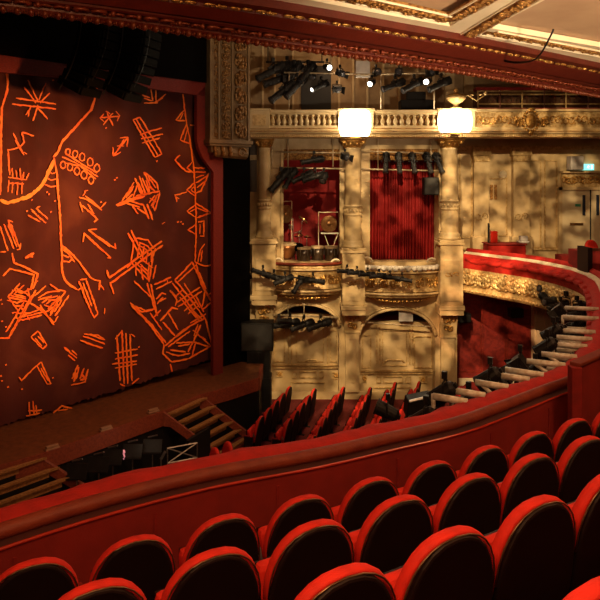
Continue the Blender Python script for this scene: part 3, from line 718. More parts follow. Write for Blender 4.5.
S = [  # strokes in photo coordinates read onto the cloth
 (1.5,"7 72 8 82 7 92 4 100 2 108 1 130 1 172 0 195"),(1,"28 80 38 101"),(1,"24 87 36 103"),(1,"46 83 39 100"),(1,"50 93 40 103"),(1.1,"16 98 56 104"),(1.1,"12 104 56 109"),(1.1,"38 105 33 121"),(.9,"31 107 26 115"),(1,"38 108 48 119"),(.9,"30 108 28 117"),
 (1.5,"97 88 94 102 91 110 80 122 70 133 62 142 58 152 53 157"),(1.3,"54 158 57 175 58 190 60 215 61 240 62 255 62 270 65 280 71 286 78 290"),(1.1,"62 245 72 254 80 263 85 270 90 277 95 280 100 281 99 290"),
 (.9,"48 171 52 174 56 172"),(.9,"46 177 51 180 57 179"),(.9,"44 184 51 187 57 186"),(.9,"63 250 66 252 69 251"),(.9,"63 255 68 257 71 255"),(.9,"62 261 69 262 73 258"),
 (1.1,"22 132 24 142 20 147 14 149 8 150 9 165 10 175"),(1,"13 133 18 143 23 153"),(1,"22 132 34 136"),(1,"15 140 24 155"),(.9,"24 152 27 154"),
 (.9,"12 168 13 178"),(.9,"16 170 17 178"),(.9,"20 168 21 179"),(.9,"24 172 23 179"),(.9,"29 173 26 180"),(1,"8 177 26 180"),(.9,"9 180 8 192"),(.9,"13 182 12 193"),(.9,"18 182 17 195"),(.9,"22 182 22 194"),(.9,"9 183 24 184"),
 (.9,"62 157 72 161 85 168 98 177"),(.9,"65 153 80 163 97 173"),(.9,"66 163 80 166 96 179"),
 (1.1,"79 197 88 200 98 207"),(.9,"80 202 83 212"),(1,"81 205 90 212 98 220"),(1,"85 196 93 202 102 210"),(1,"88 204 94 214"),(1,"98 219 94 222"),(1,"101 208 106 202"),(.9,"86 190 83 196"),(.9,"84 191 88 190"),
 (1,"28 215 40 222"),(1,"32 211 46 223"),(1,"36 208 48 219"),(.9,"40 206 36 209"),(.9,"28 215 33 218"),(.9,"31 209 35 212"),
 (1.1,"8 220 20 248"),(1,"4 224 14 249"),(1,"0 226 8 251"),(1,"8 220 13 222"),(1,"21 243 20 249 17 250"),(1,"0 252 6 252"),(1,"11 224 18 244"),
 (1.1,"84 233 111 258"),(1,"88 230 116 249"),(.9,"86 236 105 253"),(.9,"91 232 110 247"),(1,"88 230 97 229"),(1,"84 233 83 242"),(1,"116 249 115 243"),(1,"111 258 107 258"),
 (1.7,"25 258 34 253"),(1.4,"28 255 33 257"),
 (1.3,"12 253 14 263 25 267 38 274 36 279"),(1.2,"3 276 10 269 20 271 34 275 31 290"),(1.1,"38 275 33 289"),
 (1.1,"20 283 8 297 28 302"),(1,"24 285 14 294 26 297"),(1,"28 288 30 300"),(1.5,"36 290 28 303 9 337"),(1,"24 302 6 332"),(1.2,"0 338 10 338"),(1.2,"30 303 42 310 54 323"),(1,"40 305 54 325"),(1,"8 297 18 310 16 318 23 320 42 315"),(1,"20 313 30 313 40 309"),(.9,"22 317 44 312"),
 (1,"38 298 48 292 60 291"),(1,"42 303 48 298 58 296"),(1,"44 305 50 307 56 300"),(1.1,"50 313 66 291"),(1.1,"55 316 69 295"),(1,"54 323 58 316"),(1,"50 284 58 290 66 291"),(1,"46 304 52 300"),(1,"48 309 60 296"),(1.1,"12 290 22 293 32 288"),(1,"7 300 17 303 25 300"),(1,"14 306 24 306"),
 (1,"31 337 43 349"),(1,"38 331 47 345"),(1,"31 337 38 331"),(1,"43 349 47 345"),(.9,"35 338 42 346"),(.9,"38 336 44 343"),
 (1.1,"80 340 92 345 103 348"),(1,"83 336 105 344"),(.9,"84 334 98 335 105 340"),(.9,"88 334 104 340"),
 (1.3,"64 347 70 352"),(1,"68 355 75 361"),(1,"69 352 77 358"),(1,"72 350 77 355"),
 (1.2,"78 365 72 379"),(1.2,"79 367 76 379"),(1.4,"76 372 74 382"),(1.2,"84 368 80 379"),(1.2,"88 369 85 382"),(1.4,"82 374 86 380"),(1,"71 385 86 382"),(1.2,"80 380 87 378"),
 (1,"21 381 30 372 41 362"),(1,"41 362 51 384"),(1,"37 366 47 384"),(1,"47 384 51 384"),(1,"22 381 19 377"),(.9,"41 368 48 381"),
 (.9,"29 402 30 416"),(.9,"33 401 34 415"),(.9,"36 405 37 414"),(1,"28 411 42 410"),(1,"26 416 40 413"),
 (1,"53 413 62 406 72 408"),(.9,"58 411 68 409"),
 (1.1,"117 335 120 381"),(1.1,"122 330 124 384"),(1.1,"126 333 128 384"),(1.1,"130 334 132 381"),(1,"115 353 138 349"),(1,"115 359 138 355"),(1,"112 364 137 361"),(1,"115 368 137 364"),(1,"122 331 115 339"),(1,"131 334 135 337"),(1,"120 384 125 386"),(1,"132 384 139 378"),
 (.9,"100 118 120 116"),(.9,"107 113 113 126"),(.9,"113 113 103 125"),(.9,"120 116 116 111"),(.9,"120 116 117 121"),(.9,"100 118 104 114"),(.9,"100 118 104 122"),(.9,"106 111 110 114"),
 (1,"128 137 113 156"),(.9,"128 137 120 138"),(.9,"128 137 127 147"),(.9,"113 156 113 147"),(.9,"113 156 121 152"),(.9,"124 139 117 151"),(.8,"117 146 124 146"),
 (1,"133 120 155 157"),(1,"140 117 162 154"),(.9,"136 119 158 156"),(1,"133 120 140 117"),(1,"155 157 162 154"),(1,"140 135 150 131 162 128"),(1,"141 139 163 134"),(1,"142 143 160 138"),
 (.9,"151 88 153 101"),(.9,"156 89 156 102"),(.9,"144 98 152 101"),(.9,"142 95 150 98"),(.9,"166 94 157 102"),(.9,"163 98 154 103"),(.9,"144 103 158 103"),
 (1,"183 93 184 105 186 120 190 140 192 155 194 170 195 190 196 210 196 235 195 262"),(1,"184 110 176 120 185 121"),(.8,"183 113 180 120"),(1,"186 125 180 140 190 144"),(.8,"187 130 184 141"),(.9,"192 162 187 168 194 173"),(.9,"195 182 187 190 195 196"),(.8,"195 186 191 190 195 193"),(.9,"195 205 187 211 195 217"),(.8,"195 209 190 212"),(.9,"195 225 188 230 195 234"),
 (.9,"194 168 205 168"),(.9,"195 172 206 172"),(1,"209 173 201 191 196 193"),(.9,"196 183 207 176"),(.9,"197 188 206 180"),(.8,"196 178 204 175"),(.9,"196 203 211 213 198 217"),(.8,"197 208 208 212"),(.9,"197 218 211 213"),(.9,"198 222 204 221 204 236 200 236"),(.8,"200 224 200 234"),(.9,"205 244 200 250 198 262"),(.8,"202 250 201 262"),(1,"195 262 204 266 213 265"),(.8,"190 125 198 126"),
 (1.1,"180 155 175 160 180 166 186 171 192 172"),(1.1,"187 192 180 194 175 195 177 202"),(.9,"175 196 179 199"),
 (1.1,"116 205 130 199 145 194 160 191"),(1.2,"117 206 135 199 145 196"),(1.2,"135 178 142 196"),(1.1,"139 176 146 195"),(1.1,"144 172 152 190"),(1.1,"144 172 151 177 157 183 158 190"),(1,"134 182 126 198"),(1,"132 186 122 201"),(1,"138 184 133 197"),(1.1,"125 203 140 207"),(1.1,"130 201 144 205"),(1.2,"143 204 149 219"),(1.2,"147 204 153 220"),(1,"160 192 155 211"),(1,"158 194 151 206"),(1,"148 176 156 188"),(1,"146 180 150 192"),(1,"155 195 149 203"),(1.1,"155 211 153 206"),(1.3,"136 196 152 193"),
 (1.2,"131 230 143 255"),(1.2,"128 233 140 255"),(1.3,"109 278 135 260 162 241"),(1.2,"111 283 138 263 163 245"),(1.2,"110 282 114 294"),(1.2,"109 278 107 270"),(1,"136 238 148 240 154 249"),(1,"139 242 148 246 152 252"),(.9,"140 246 146 249 149 254"),(1,"134 240 131 262"),(1,"131 262 140 272 149 281"),(1,"135 262 149 276"),(1,"140 264 149 272"),(.9,"137 257 133 262"),(1.1,"153 257 149 282"),(1,"149 262 148 280"),(1,"156 265 153 279"),(1.2,"147 283 155 310"),(1.2,"151 284 157 316"),
 (1.1,"154 285 171 277"),(1,"156 289 172 281"),(1.1,"175 280 184 271 192 262"),(1,"178 282 196 265"),(1.1,"175 280 188 296 206 320"),(1.1,"172 283 186 300 200 322"),(1.1,"192 262 205 290 212 303"),(1.1,"196 263 201 284 210 298"),(1,"176 303 200 287"),(1,"178 307 202 291"),(1,"190 308 203 320"),(1,"184 311 197 301"),(1,"188 314 198 306"),(1.1,"190 323 206 314"),(1.1,"202 310 212 302"),(1,"205 291 202 308"),(1.1,"170 290 177 300 175 306"),(1.2,"170 291 177 297"),
 (1.3,"130 303 142 312 154 309"),(1,"132 305 145 310"),(1.2,"131 305 140 314 150 325 164 344"),(1.1,"136 309 152 325 166 343"),(1.2,"164 344 163 354 172 362 188 359"),(1.2,"165 346 178 335 190 326 205 318"),(1,"168 347 190 331"),(1.1,"170 364 172 372"),(1,"166 352 178 356 190 353"),(1,"176 343 193 342 210 347"),(1,"178 346 190 344"),(1.1,"188 352 194 340 201 325"),(1,"192 356 196 342"),(1.1,"188 359 200 352 211 346"),(1.1,"206 320 212 345"),(1,"193 330 211 346"),(1.2,"160 321 172 308 178 309"),(1.2,"163 322 175 336"),(1.1,"156 299 162 293 166 294"),(1,"157 304 163 297"),(1,"153 318 161 310"),(1,"168 312 178 330"),
 (1,"140 243 137 258"),(1,"144 246 142 262"),(1,"148 250 146 264"),(1,"152 250 151 262"),(1,"136 262 136 276"),(1,"141 266 143 280"),(1,"127 268 132 262"),(1,"152 258 156 248"),(1,"140 258 153 268"),
 (1,"128 196 134 186"),(1,"124 202 133 194"),(1,"148 186 156 192"),(1,"147 180 153 180"),(1,"150 198 156 202"),(1,"132 205 138 214"),(1,"137 208 146 214"),(1,"157 195 152 208"),(1,"138 182 143 194"),(1,"142 178 149 193"),
 (1,"16 288 30 296"),(1,"10 295 26 299"),(1,"34 296 46 286"),(1,"38 300 52 296"),(1,"34 305 48 316"),(1,"20 306 30 320"),(1,"14 312 28 316"),(1,"48 300 62 300"),(1,"46 312 58 304"),(1.3,"32 298 11 334"),(1,"60 296 50 316"),(1,"62 300 54 312"),
 (1,"182 290 176 296"),(1,"196 296 204 312"),(1,"180 297 196 318"),(1,"199 272 206 289"),(1,"184 283 200 308"),(1,"158 302 166 298"),(1,"176 336 186 328"),(1,"170 350 186 352"),(1,"196 334 206 340"),(1,"150 313 162 330"),(1,"207 296 212 292"),(1,"198 324 194 336"),
 (1,"8 224 17 247"),(1,"63 247 75 262"),(1,"99 283 104 290"),(1,"78 290 82 288"),(1.1,"80 280 87 279"),(1.1,"79 281 84 295 94 318"),(1.1,"86 280 92 296 98 314"),(1,"83 283 92 306"),(1.1,"94 318 98 314"),(1,"81 285 84 293"),
 (.9,"134 281 154 300"),(.9,"162 224 165 222"),(.8,"167 279 168 284"),(.9,"105 308 104 314")]
DOTS = [(178,222),(181,222),(183,224),(115,180),(117,178),(47,192),(49,194),(32,200),(38,216),(27,211),(51,212),(55,201),(106,128),(6,365),(1,376),(2,381),(8,387),(22,389),(53,378),(2,304),(6,327),(2,321),(37,281),(157,161),(101,202),(139,347),(13,313),(1,300),(53,80)]
mi = MB(); random.seed(11); HOT = 0
def stroke(mb, w_, pts, off=.012):
    P = []
    for i in range(len(pts)-1):
        a, b = Vector(pts[i]), Vector(pts[i+1]); n = max(1, int((b-a).length/2.2))
        for k in range(n): P.append(a.lerp(b, k/n))
    P.append(Vector(pts[-1])); L = []; n = len(P)
    for i, p in enumerate(P):
        t = (P[min(i+1, n-1)]-P[max(i-1, 0)])
        if t.length == 0: continue
        t.normalize(); nn = Vector((-t.y, t.x)); ww = w_*.74*random.uniform(.75, 1.3)*(.6 if i in (0, n-1) else 1); jj = nn*random.uniform(-.3, .3)
        L.append((CPm(*(p+jj+nn*ww), off), CPm(*(p+jj-nn*ww), off)))
    vs = [q for pr in L for q in pr]; fs = [(2*i, 2*i+1, 2*i+3, 2*i+2) for i in range(len(L)-1)]; mb.add(vs, fs)
for w_, s in S:
    q = list(map(float, s.split())); stroke(mi, w_, list(zip(q[::2], q[1::2])))
for (cx, cy, r) in [(68,152,3),(75,154,3.4),(82,157,3.6),(90,162,3.8),(97,168,3.5),(63,165,3.2),(70,167,3.6),(77,171,3.6),(84,175,3.8),(91,180,3.6)]:
    stroke(mi, .9, [(cx+r*.8*math.cos(a), cy+r*1.1*math.sin(a)) for a in [2*PI*k/8 for k in range(9)]])
for (x, y) in DOTS: stroke(mi, 1.4, [(x-.8, y+.4), (x+.8, y-.4)])
m2 = MB(); stroke(m2, 2.3, list(zip(*[iter(map(float, "54 160 51 167 47 175 43 184 35 192 28 197 18 200 8 203 0 200".split()))]*2)), .014)
clothmb.merge(mi, 1).merge(m2, 2).build('painted_cloth', [cloth, ink, ink2], ct)

# textured red portal frame in front of the cloth
pt = thing('portal_frame', 'rough red painted portal frame with a curved step around the show curtain', 'frame', tuple(CP1), world=True)
def cprism(mb, pts, off, th): mb.prism([CPm(x, y, off) for x, y in pts], CN*-th)
mb = MB(); cprism(mb, [(-70, 44), (0, 53), (66, 61), (140, 72.5), (209, 81.5), (209, 97), (197, 95), (140, 87), (60, 77), (0, 72), (-70, 62)], .32, .12); mb.build('header', portalred, pt)
mb = MB(); cprism(mb, [(209, 81.5), (209, 128), (211, 139), (215, 149), (219, 155), (223, 159), (223, 373), (213.5, 376), (213.5, 172), (209, 166), (203, 158), (199, 149), (197, 140), (197, 95)], .32, .12); mb.build('side_leg', portalred, pt)
mb = MB(); cprism(mb, [(-90, -40), (0, -60), (207, -60), (209, 83), (140, 74), (0, 54.5), (-90, 43)], .40, .04); tag(mb.build('black_border', blackcl, None), 'black masking border hanging above the red portal frame', 'stage border')
mb = MB(); cprism(mb, [(207, -60), (250, -60), (250, 376), (221.5, 369), (221.5, 160), (207, 120)], -.12, .04); tag(mb.build('masking_leg', blackcl, None), 'tall black masking cloth beside the right edge of the red portal', 'stage masking')

# ================================================================== PROSCENIUM CORNER
t = thing('proscenium_pilaster', 'gilded fluted proscenium pilaster with carved scrolls ending in a scrolled bracket', 'pilaster', tuple(W(229, 152, 15.7)), world=True)
YQ = 15.1; Q0 = W(209, 152, YQ-.3); Q1 = W(250, 152, YQ+.4)
qd = (Q1-Q0); qd.z = 0; QL = qd.length; qd.normalize(); qn = Vector((qd.y, -qd.x, 0))
def QP(u, z, d=0): p = Vector((Q0.x, Q0.y, 0))+qd*u*QL+qn*d; return Vector((p.x, p.y, z))
zb = Z(140, YQ); ztq = 11.5
def qslab(mb, u0, u1, d0, d1, z0, z1, mi=0): mb.prism([QP(u0, z0, d0), QP(u1, z0, d0), QP(u1, z0, d1), QP(u0, z0, d1)], (0, 0, z1-z0), mi)
mb = MB(); qslab(mb, 0, 1, -.5, 0, zb, ztq)
for (a, b, d) in ((0, .06, .06), (.08, .10, .03), (.20, .24, .05), (.26, .27, .03), (.52, .56, .05), (.92, .97, .05)): qslab(mb, a, b, -.01, d, zb, ztq)
mb.build('shaft', shadeplaster, t)
mb = MB(); z = zb+.12; k = 0
while z < ztq-.3:
    f = lambda u, v, d, z=z: QP(.15+u/QL, z+v, d+.01); scroll(mb, f, 0, 0, .13, .2, 1 if k % 2 else -1, .014, 0, 2)
    z += .19; k += 1
mb.build('narrow_relief_band', shadegilt, t, smooth=True)
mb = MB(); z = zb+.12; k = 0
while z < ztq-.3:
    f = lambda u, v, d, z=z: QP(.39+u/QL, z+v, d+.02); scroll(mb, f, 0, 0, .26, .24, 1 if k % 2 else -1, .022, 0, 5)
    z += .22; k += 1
mb.build('wide_relief_band', shadegilt, t, smooth=True)
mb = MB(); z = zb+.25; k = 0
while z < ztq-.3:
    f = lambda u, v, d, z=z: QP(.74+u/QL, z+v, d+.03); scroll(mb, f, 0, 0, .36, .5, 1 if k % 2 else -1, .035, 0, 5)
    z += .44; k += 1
mb.build('figure_relief_band', shadegilt, t, smooth=True)
mb = MB(); qslab(mb, -.04, 1.02, -.5, .12, zb-.10, zb); qslab(mb, -.01, 1.0, -.5, .07, zb-.16, zb-.10); qslab(mb, .06, .97, -.5, .0, zb-.32, zb-.16)
mb.tube([QP(.2, zb-.3, -.1), QP(.95, zb-.34, -.1)], .14, 10)
mb.build('bracket', shadeplaster, t, bevel=.01)
mb = MB()
for u in (.12, .3, .48): mb.tube([QP(u, zb-.18-.0*k, .02+.06*math.sin(k/6*PI)) + Vector((0, 0, -.045*k)) for k in range(6)], .055, 7)
for k in range(14):
    a = k*.5; mb.tube([QP(.78, zb-.32+(.15-.009*k)*math.sin(a), .02)+qd*(.15-.009*k)*math.cos(a), QP(.78, zb-.32+(.15-.009*(k+1))*math.sin(a+.5), .02)+qd*(.15-.009*(k+1))*math.cos(a+.5)], .028, 6)
mb.build('bracket_scrolls', shadegilt, t, smooth=True)

# ================================================================== COLUMNS BETWEEN THE BOXES
def column(cx, pw, sw, ytop, yb, yped, label, corb, plain=False, Y=YW):
    t = thing('column', label, 'column', (X(cx), Y-.25, Z(yped)), world=True, group='columns beside the boxes')
    x = X(cx); r = sw/2/35.; yc = Y-.28
    zt, zb = Z(ytop), Z(yb)
    mb = MB(); H = zt-zb; mb.lathe([(r*1.32, zb), (r*1.32, zb+.06), (r*1.15, zb+.09), (r*1.22, zb+.14), (r*1.04, zb+.18), (r, zb+.22), (r*1.0, zb+H*.33), (r*.88, zt-.30), (r*.95, zt-.27), (r*.88, zt-.24)], (x, yc, 0), 24); mb.build('shaft', cream, t, smooth=True)
    mb = MB(); mb.lathe([(r*.9, zt-.24), (r*1.0, zt-.16), (r*1.3, zt-.08), (r*1.35, zt-.04), (r*1.1, zt-.03)], (x, yc, 0), 20); mb.bb(x-r*1.45, x+r*1.45, yc-r*1.45, Y, zt-.04, zt+.02)
    for k in range(10):
        a = 2*PI*k/10; mb.ball((x+r*1.08*math.cos(a), yc+r*1.08*math.sin(a), zt-.14), (.035, .035, .07), 6, 4)
    for sg in (-1, 1): mb.lathe([(0, -.03), (.06, -.03), (.06, .03), (0, .03)], (x+sg*r*1.1, yc-r*1.1, zt-.1), 10, axis=(0, 1, 0))
    mb.build('capital', gold, t, smooth=True)
    mb = MB()
    for k in range(5 if plain else 9):         # raised ornament band a third of the way up
        a = PI+PI*k/8; mb.ball((x+r*1.0*math.cos(a), yc+r*1.0*math.sin(a), zb+H*.34), (.03, .03, .05), 6, 4)
    mb.lathe([(r, 0), (r*1.08, .02), (r*1.08, .05), (r, .07)], (x, yc, zb+H*.29), 20); mb.lathe([(r, 0), (r*1.08, .02), (r*1.08, .05), (r, .07)], (x, yc, zb+H*.37), 20)
    mb.build('shaft_ring', cream, t, smooth=True)
    hw = pw/2/35.; zp = Z(yped); y0 = Y-.55; H2 = zb-zp
    mb = MB(); mb.bb(x-hw, x+hw, y0, Y, zp+.12, zb-.14); mb.bb(x-hw*1.18, x+hw*1.18, y0-.05, Y, zb-.14, zb-.07); mb.bb(x-hw*1.08, x+hw*1.08, y0-.02, Y, zb-.07, zb)
    mb.bb(x-hw*1.12, x+hw*1.12, y0-.04, Y, zp, zp+.12); mb.bb(x-hw*1.05, x+hw*1.05, y0-.01, Y, zp-.15, zp)
    mb.bb(x-hw*.7, x+hw*.7, y0-.02, y0, zp+.25, zb-.55)
    mb.build('pedestal', cream, t, bevel=.012)
    mb = MB(); f = lambda u, v, d: Vector((x+u, y0-d, zb-.95+v)); scroll(mb, f, 0, 0, hw*1.4, .16, 1, .018, 0, 3); mb.build('pedestal_ornament', gold, t, smooth=True)
    y1, y2 = corb; zc1, zc2 = Z(y1), Z(y2)
    mb = MB(); mb.prism([(x-hw*.75, Y-.36, zc1), (x-hw*.75, Y, zc1), (x-hw*.75, Y, zc2), (x-hw*.75, Y-.10, zc2)], (hw*1.5, 0, 0)); mb.bb(x-hw*.9, x+hw*.9, Y-.42, Y, zc1, zc1+.06); mb.bb(x-hw*.7, x+hw*.7, Y-.14, Y, zc2-.05, zc2); mb.build('corbel', cream, t)
    mb = MB()
    def f(u, v, d): tt = (zc1-(zc1+zc2)/2-v)/(zc1-zc2); return Vector((x+u, Y-.36+.26*min(1, max(0, tt))-d, (zc1+zc2)/2+v))
    scroll(mb, f, 0, .12, hw*1.25, .28, 1, .022, 0, 4); scroll(mb, f, 0, -.14, hw*.9, .24, -1, .02, 0, 4); mb.ball(f(0, .12, .02), (.05, .05, .07), 8, 5)
    mb.build('corbel_relief', gold, t, smooth=True)
    mb = MB(); mb.bb(x-hw*.62, x+hw*.62, Y-.10, Y, FZ+.22, zc2-.05); mb.bb(x-hw*.4, x+hw*.4, Y-.12, Y-.10, FZ+.5, zc2-.2); mb.build('lower_pilaster', cream, t, bevel=.008)
column(265, 23, 13, 140, 237, 296, 'cream round column at the far left between the proscenium and the left box', (301, 324))
column(352, 22, 17, 140, 246, 306, 'dappled cream column between the two boxes', (308, 330))
column(447, 22, 17, 140, 238, 306, 'dappled cream column to the right of the curtained box', (308, 335))
def pilaster(px0, px1, label, Y=YC):
    x0, x1 = X(px0, Y), X(px1, Y); t = thing('pilaster', label, 'pilaster', ((x0+x1)/2, Y, Z(240, Y)), world=True, group='pilasters on the circle wall')
    mb = MB(); mb.bb(x0, x1, Y-.22, Y, CF, Z(152, Y)); mb.build('shaft', cream, t, bevel=.01)
    mb = MB(); mb.bb(x0-.06, x1+.06, Y-.28, Y, CF, Z(236, Y)); mb.build('base', cream, t, bevel=.01)
    mb = MB(); mb.bb(x0-.05, x1+.05, Y-.28, Y, Z(156, Y), Z(148, Y)); mb.bb(x0-.02, x1+.02, Y-.25, Y, Z(162, Y), Z(156, Y)); mb.build('capital', goldcream, t, bevel=.01)
    mb = MB(); f = lambda u, v, d: Vector(((x0+x1)/2+u, Y-.22-d, Z(216, Y)+v)); scroll(mb, f, 0, 0, (x1-x0)*.9, .3, 1, .016); mb.build('ornament', goldcream, t, smooth=True)
pilaster(472, 487, 'cream pilaster nearest the curtained box on the circle wall')
pilaster(511, 527, 'cream pilaster standing right behind the red cloth covered stand')

# ================================================================== BALUSTRADE OF THE GALLERY
balp = [(.030, 0), (.045, .01), (.045, .04), (.03, .06), (.05, .11), (.062, .17), (.05, .24), (.028, .31), (.022, .36), (.034, .39), (.045, .41), (.045, .44), (.03, .45)]
balp = [(r_*1.15, z*.5/.45) for r_, z in balp]
def balustrade(px0, px1, n, label, Y=YG):
    t = thing('balustrade', label, 'balustrade', (X((px0+px1)/2, Y), Y, Z(128, Y)), world=True, group='gallery balustrades')
    zr = Z(110, Y); zl = Z(128, Y)
    mb = MB(); mb.bb(X(px0, Y), X(px1, Y), Y-.10, Y+.16, zr-.09, zr); mb.bb(X(px0, Y), X(px1, Y), Y-.06, Y+.12, zr-.13, zr-.09); mb.build('top_rail', cream, t, bevel=.012)
    mb = MB(); mb.bb(X(px0, Y), X(px1, Y), Y-.10, Y+.16, zl-.02, zl+.06); mb.build('bottom_rail', cream, t, bevel=.01)
    H = zr-.13-zl-.06
    for k in range(n):
        x = X(px0+(px1-px0)*(k+.5)/n, Y); mb = MB(); mb.lathe([(a, b*H/.5) for a, b in balp], (x, Y+.02, zl+.06), 10); mb.build('baluster', cream, t, smooth=True)
    mb = MB(); mb.bb(X(px0, Y), X(px1, Y), Y+.14, Y+.17, zl, zr-.1); mb.build('back_board', darkgilt, t)
balustrade(270, 338, 12, 'cream balustrade of the gallery above the left box with drums')
balustrade(373, 437, 10, 'cream balustrade of the gallery between the two bright lamps')
def dado(px0, px1, label, Y=YG, orn=False):
    t = thing('parapet_block', label, 'parapet', (X((px0+px1)/2, Y), Y, Z(128, Y)), world=True, group='gallery parapet blocks')
    mb = MB(); mb.bb(X(px0, Y), X(px1, Y), Y-.14, Y+.2, Z(129, Y), Z(111.5, Y)); mb.build('block', cream, t, bevel=.01)
    mb = MB(); mb.bb(X(px0, Y)-.03, X(px1, Y)+.03, Y-.19, Y+.22, Z(111.5, Y), Z(109, Y)); mb.build('coping', cream, t, bevel=.01)
    mb = MB(); w_ = X(px1, Y)-X(px0, Y); x = X((px0+px1)/2, Y); mb.bb(x-w_*.32, x+w_*.32, Y-.155, Y-.14, Z(126, Y), Z(115, Y)); mb.build('raised_panel', goldcream, t, bevel=.006)
dado(249, 270, 'plain cream parapet block beside the proscenium pilaster')
dado(338, 373, 'cream parapet block under the left bright lamp')
dado(437, 474, 'cream parapet block under the right bright lamp')
t = thing('ornate_parapet', 'gilded gallery parapet with cartouche and scrollwork above the circle doors', 'parapet', (X(540, YG), YG, Z(130, YG)), world=True)
x0, x1 = X(474, YG), 9.6
mb = MB(); mb.bb(x0, x1, YG-.10, YG+.15, Z(130, YG), Z(112, YG)); opm = mb
mb = MB(); mb.bb(x0, x1, YG-.18, YG+.2, Z(112, YG), Z(109.5, YG)); mb.bb(x0, x1, YG-.14, YG, Z(130, YG), Z(127.5, YG)); mb.build('coping', cream, t, bevel=.012)
mb = MB(); mb.bb(x0, x1, YG-.16, YG+.18, Z(109.5, YG), Z(108.6, YG)); mb.build('velvet_top', velvetdk, t, bevel=.006)
mb = MB(); xx = x0+.2; k = 0
while xx < x1-.2:
    if abs(xx-X(531, YG)) > .25:
        f = lambda u, v, d, xx=xx: Vector((xx+u, YG-.11-d, Z(120.5, YG)+v)); scroll(mb, f, 0, 0, .42, .30, 1 if k % 2 else -1, .017, 0, 3)
    xx += .36; k += 1
opm.merge(mb, 1).build('panel', [goldcream, gold], t)
mb = MB(); c = W(531, 121, YG-.16); mb.ball(c, (.15, .06, .20), 16, 10)
for k in range(18):
    a = 2*PI*k/18; mb.ball(c+Vector((.21*math.cos(a), .01, .28*math.sin(a))), (.045, .05, .045), 6, 4)
mb.ball(c+Vector((0, 0, .32)), (.12, .06, .05)); mb.ball(c+Vector((0, 0, -.32)), (.08, .05, .06))
for sg in (-1, 1):
    f = lambda u, v, d: c+Vector((sg*.36+u, -d, v)); scroll(mb, f, 0, 0, .22, .36, sg, .024)
mb.build('cartouche', gold, t, smooth=True)
# iron railing at the back of the gallery slips
t = thing('iron_railing', 'dark wrought iron railing with brass rails behind the ornate parapet', 'railing', (X(540, 18.3), 18.3, 7.36), world=True)
YR = 17.6; zt = Z(90, YR)
mb = MB(); mb.bb(X(476, YR), 11, YR+.3, YR+.34, 7.36, zt-.1); mb.build('backing_cloth', brownc, t)
for py in (91, 94.5, 104): mb = MB(); mb.tube([W(477, py, YR), Vector((11, YR, W(0, py, YR).z))], .022, 8); mb.build('rail', goldcream, t)
for k in range(9):
    x = X(478+k*22, YR); mb = MB(); mb.tube([(x, YR, 7.36), (x, YR, zt)], .025, 8); mb.build('post', goldcream if k % 2 == 0 else ironb, t)
mb = MB(); x = X(480, YR)
while x < 10.5:
    mb.tube([(x+.15*math.cos(a), YR+.02, Z(100, YR)+.15*math.sin(a)) for a in [2*PI*q/12 for q in range(12)]], .013, 5, closed=True)
    mb.tube([(x-.15, YR+.02, Z(106, YR)), (x+.15, YR+.02, Z(94, YR))], .01, 5); mb.tube([(x+.15, YR+.02, Z(106, YR)), (x-.15, YR+.02, Z(94, YR))], .01, 5); x += .42
mb.build('ironwork', ironb, t)
mb = MB(); mb.bb(X(476, YR), 11, YR-.05, YR+.3, zt-.02, zt+.08); mb.build('velvet_rail', velvetdk, t, bevel=.02)

# ================================================================== BOXES
def arcpath(px0, px1, sag, Y=YW, n=20):
    x0, x1 = X(px0), X(px1); return [((x0+x1)/2-(x1-x0)/2*math.cos(PI*k/n), Y-.05-sag*math.sin(PI*k/n)**.8) for k in range(n+1)]
def boxfront(px0, px1, yr, yb, label, capm, cname):
    t = thing('box_balcony', label, 'box front', (X((px0+px1)/2), YW-.3, Z(yb)), world=True, group='bowed box fronts')
    pa = arcpath(px0, px1, .5); zr = Z(yr, 16.7); zl = Z(yb, 16.7)
    mb = MB(); mb.sweep(pa, [(0, zr), (.03, zr-.10), (-.01, zr-.16), (-.04, zr-.35), (-.01, zr-.55), (.03, zl+.16), (-.02, zl+.12), (.03, zl+.06), (-.0, zl), (-.18, zl-.05), (-.3, zl-.05), (-.3, zr)], closed=True); bpm = mb
    mb = MB(); mb.sweep(pa, [(.07, zl+.13), (.09, zl+.10), (.05, zl+.06), (.0, zl+.06), (.0, zl+.13)], closed=True); mb.sweep(pa, [(.05, zr-.12), (.06, zr-.16), (.0, zr-.18), (0, zr-.12)], closed=True); mb.build('moulding', cream, t, smooth=True)
    mb = MB(); random.seed(px0)
    mb.sweep(pa, [(.05+.065*math.cos(a)-.03, zr+.01+.045*math.sin(a)) for a in [2*PI*k/8 for k in range(8)]], closed=True)
    if cname == 'rail_cloth':
        for i in range(len(pa)-1):
            for q in range(2): mb.ball((pa[i][0], pa[i][1]-.05-random.random()*.03, zr-.03*random.random()), (.08, .06, .05+.04*random.random()), 8, 5)
    mb.build(cname, capm, t, smooth=True)
    mb = MB()
    for i in range(1, 19, 2):
        a = Vector((*pa[i], 0)); b = Vector((*pa[i+1], 0)); tt = (b-a).normalized(); nn = Vector((tt.y, -tt.x, 0))
        f = lambda u, v, d, a=a, tt=tt, nn=nn: a+tt*u+nn*(d-.0)+Vector((0, 0, (zr+zl)/2+v)); scroll(mb, f, 0, 0, .26, .36, 1 if i % 4 == 1 else -1, .018, 0, 3)
    xm = X((px0+px1)/2)
    for k in range(24):
        a = PI*k/23; mb.ball((xm-(X(px1)-xm)*.78*math.cos(a), YW-.12-.26*math.sin(a), zl-.03-.10*math.sin(a)), (.05, .05, .04), 6, 4)
    bpm.merge(mb, 1).build('parapet', [goldcream, gold], t)
    return pa, zr
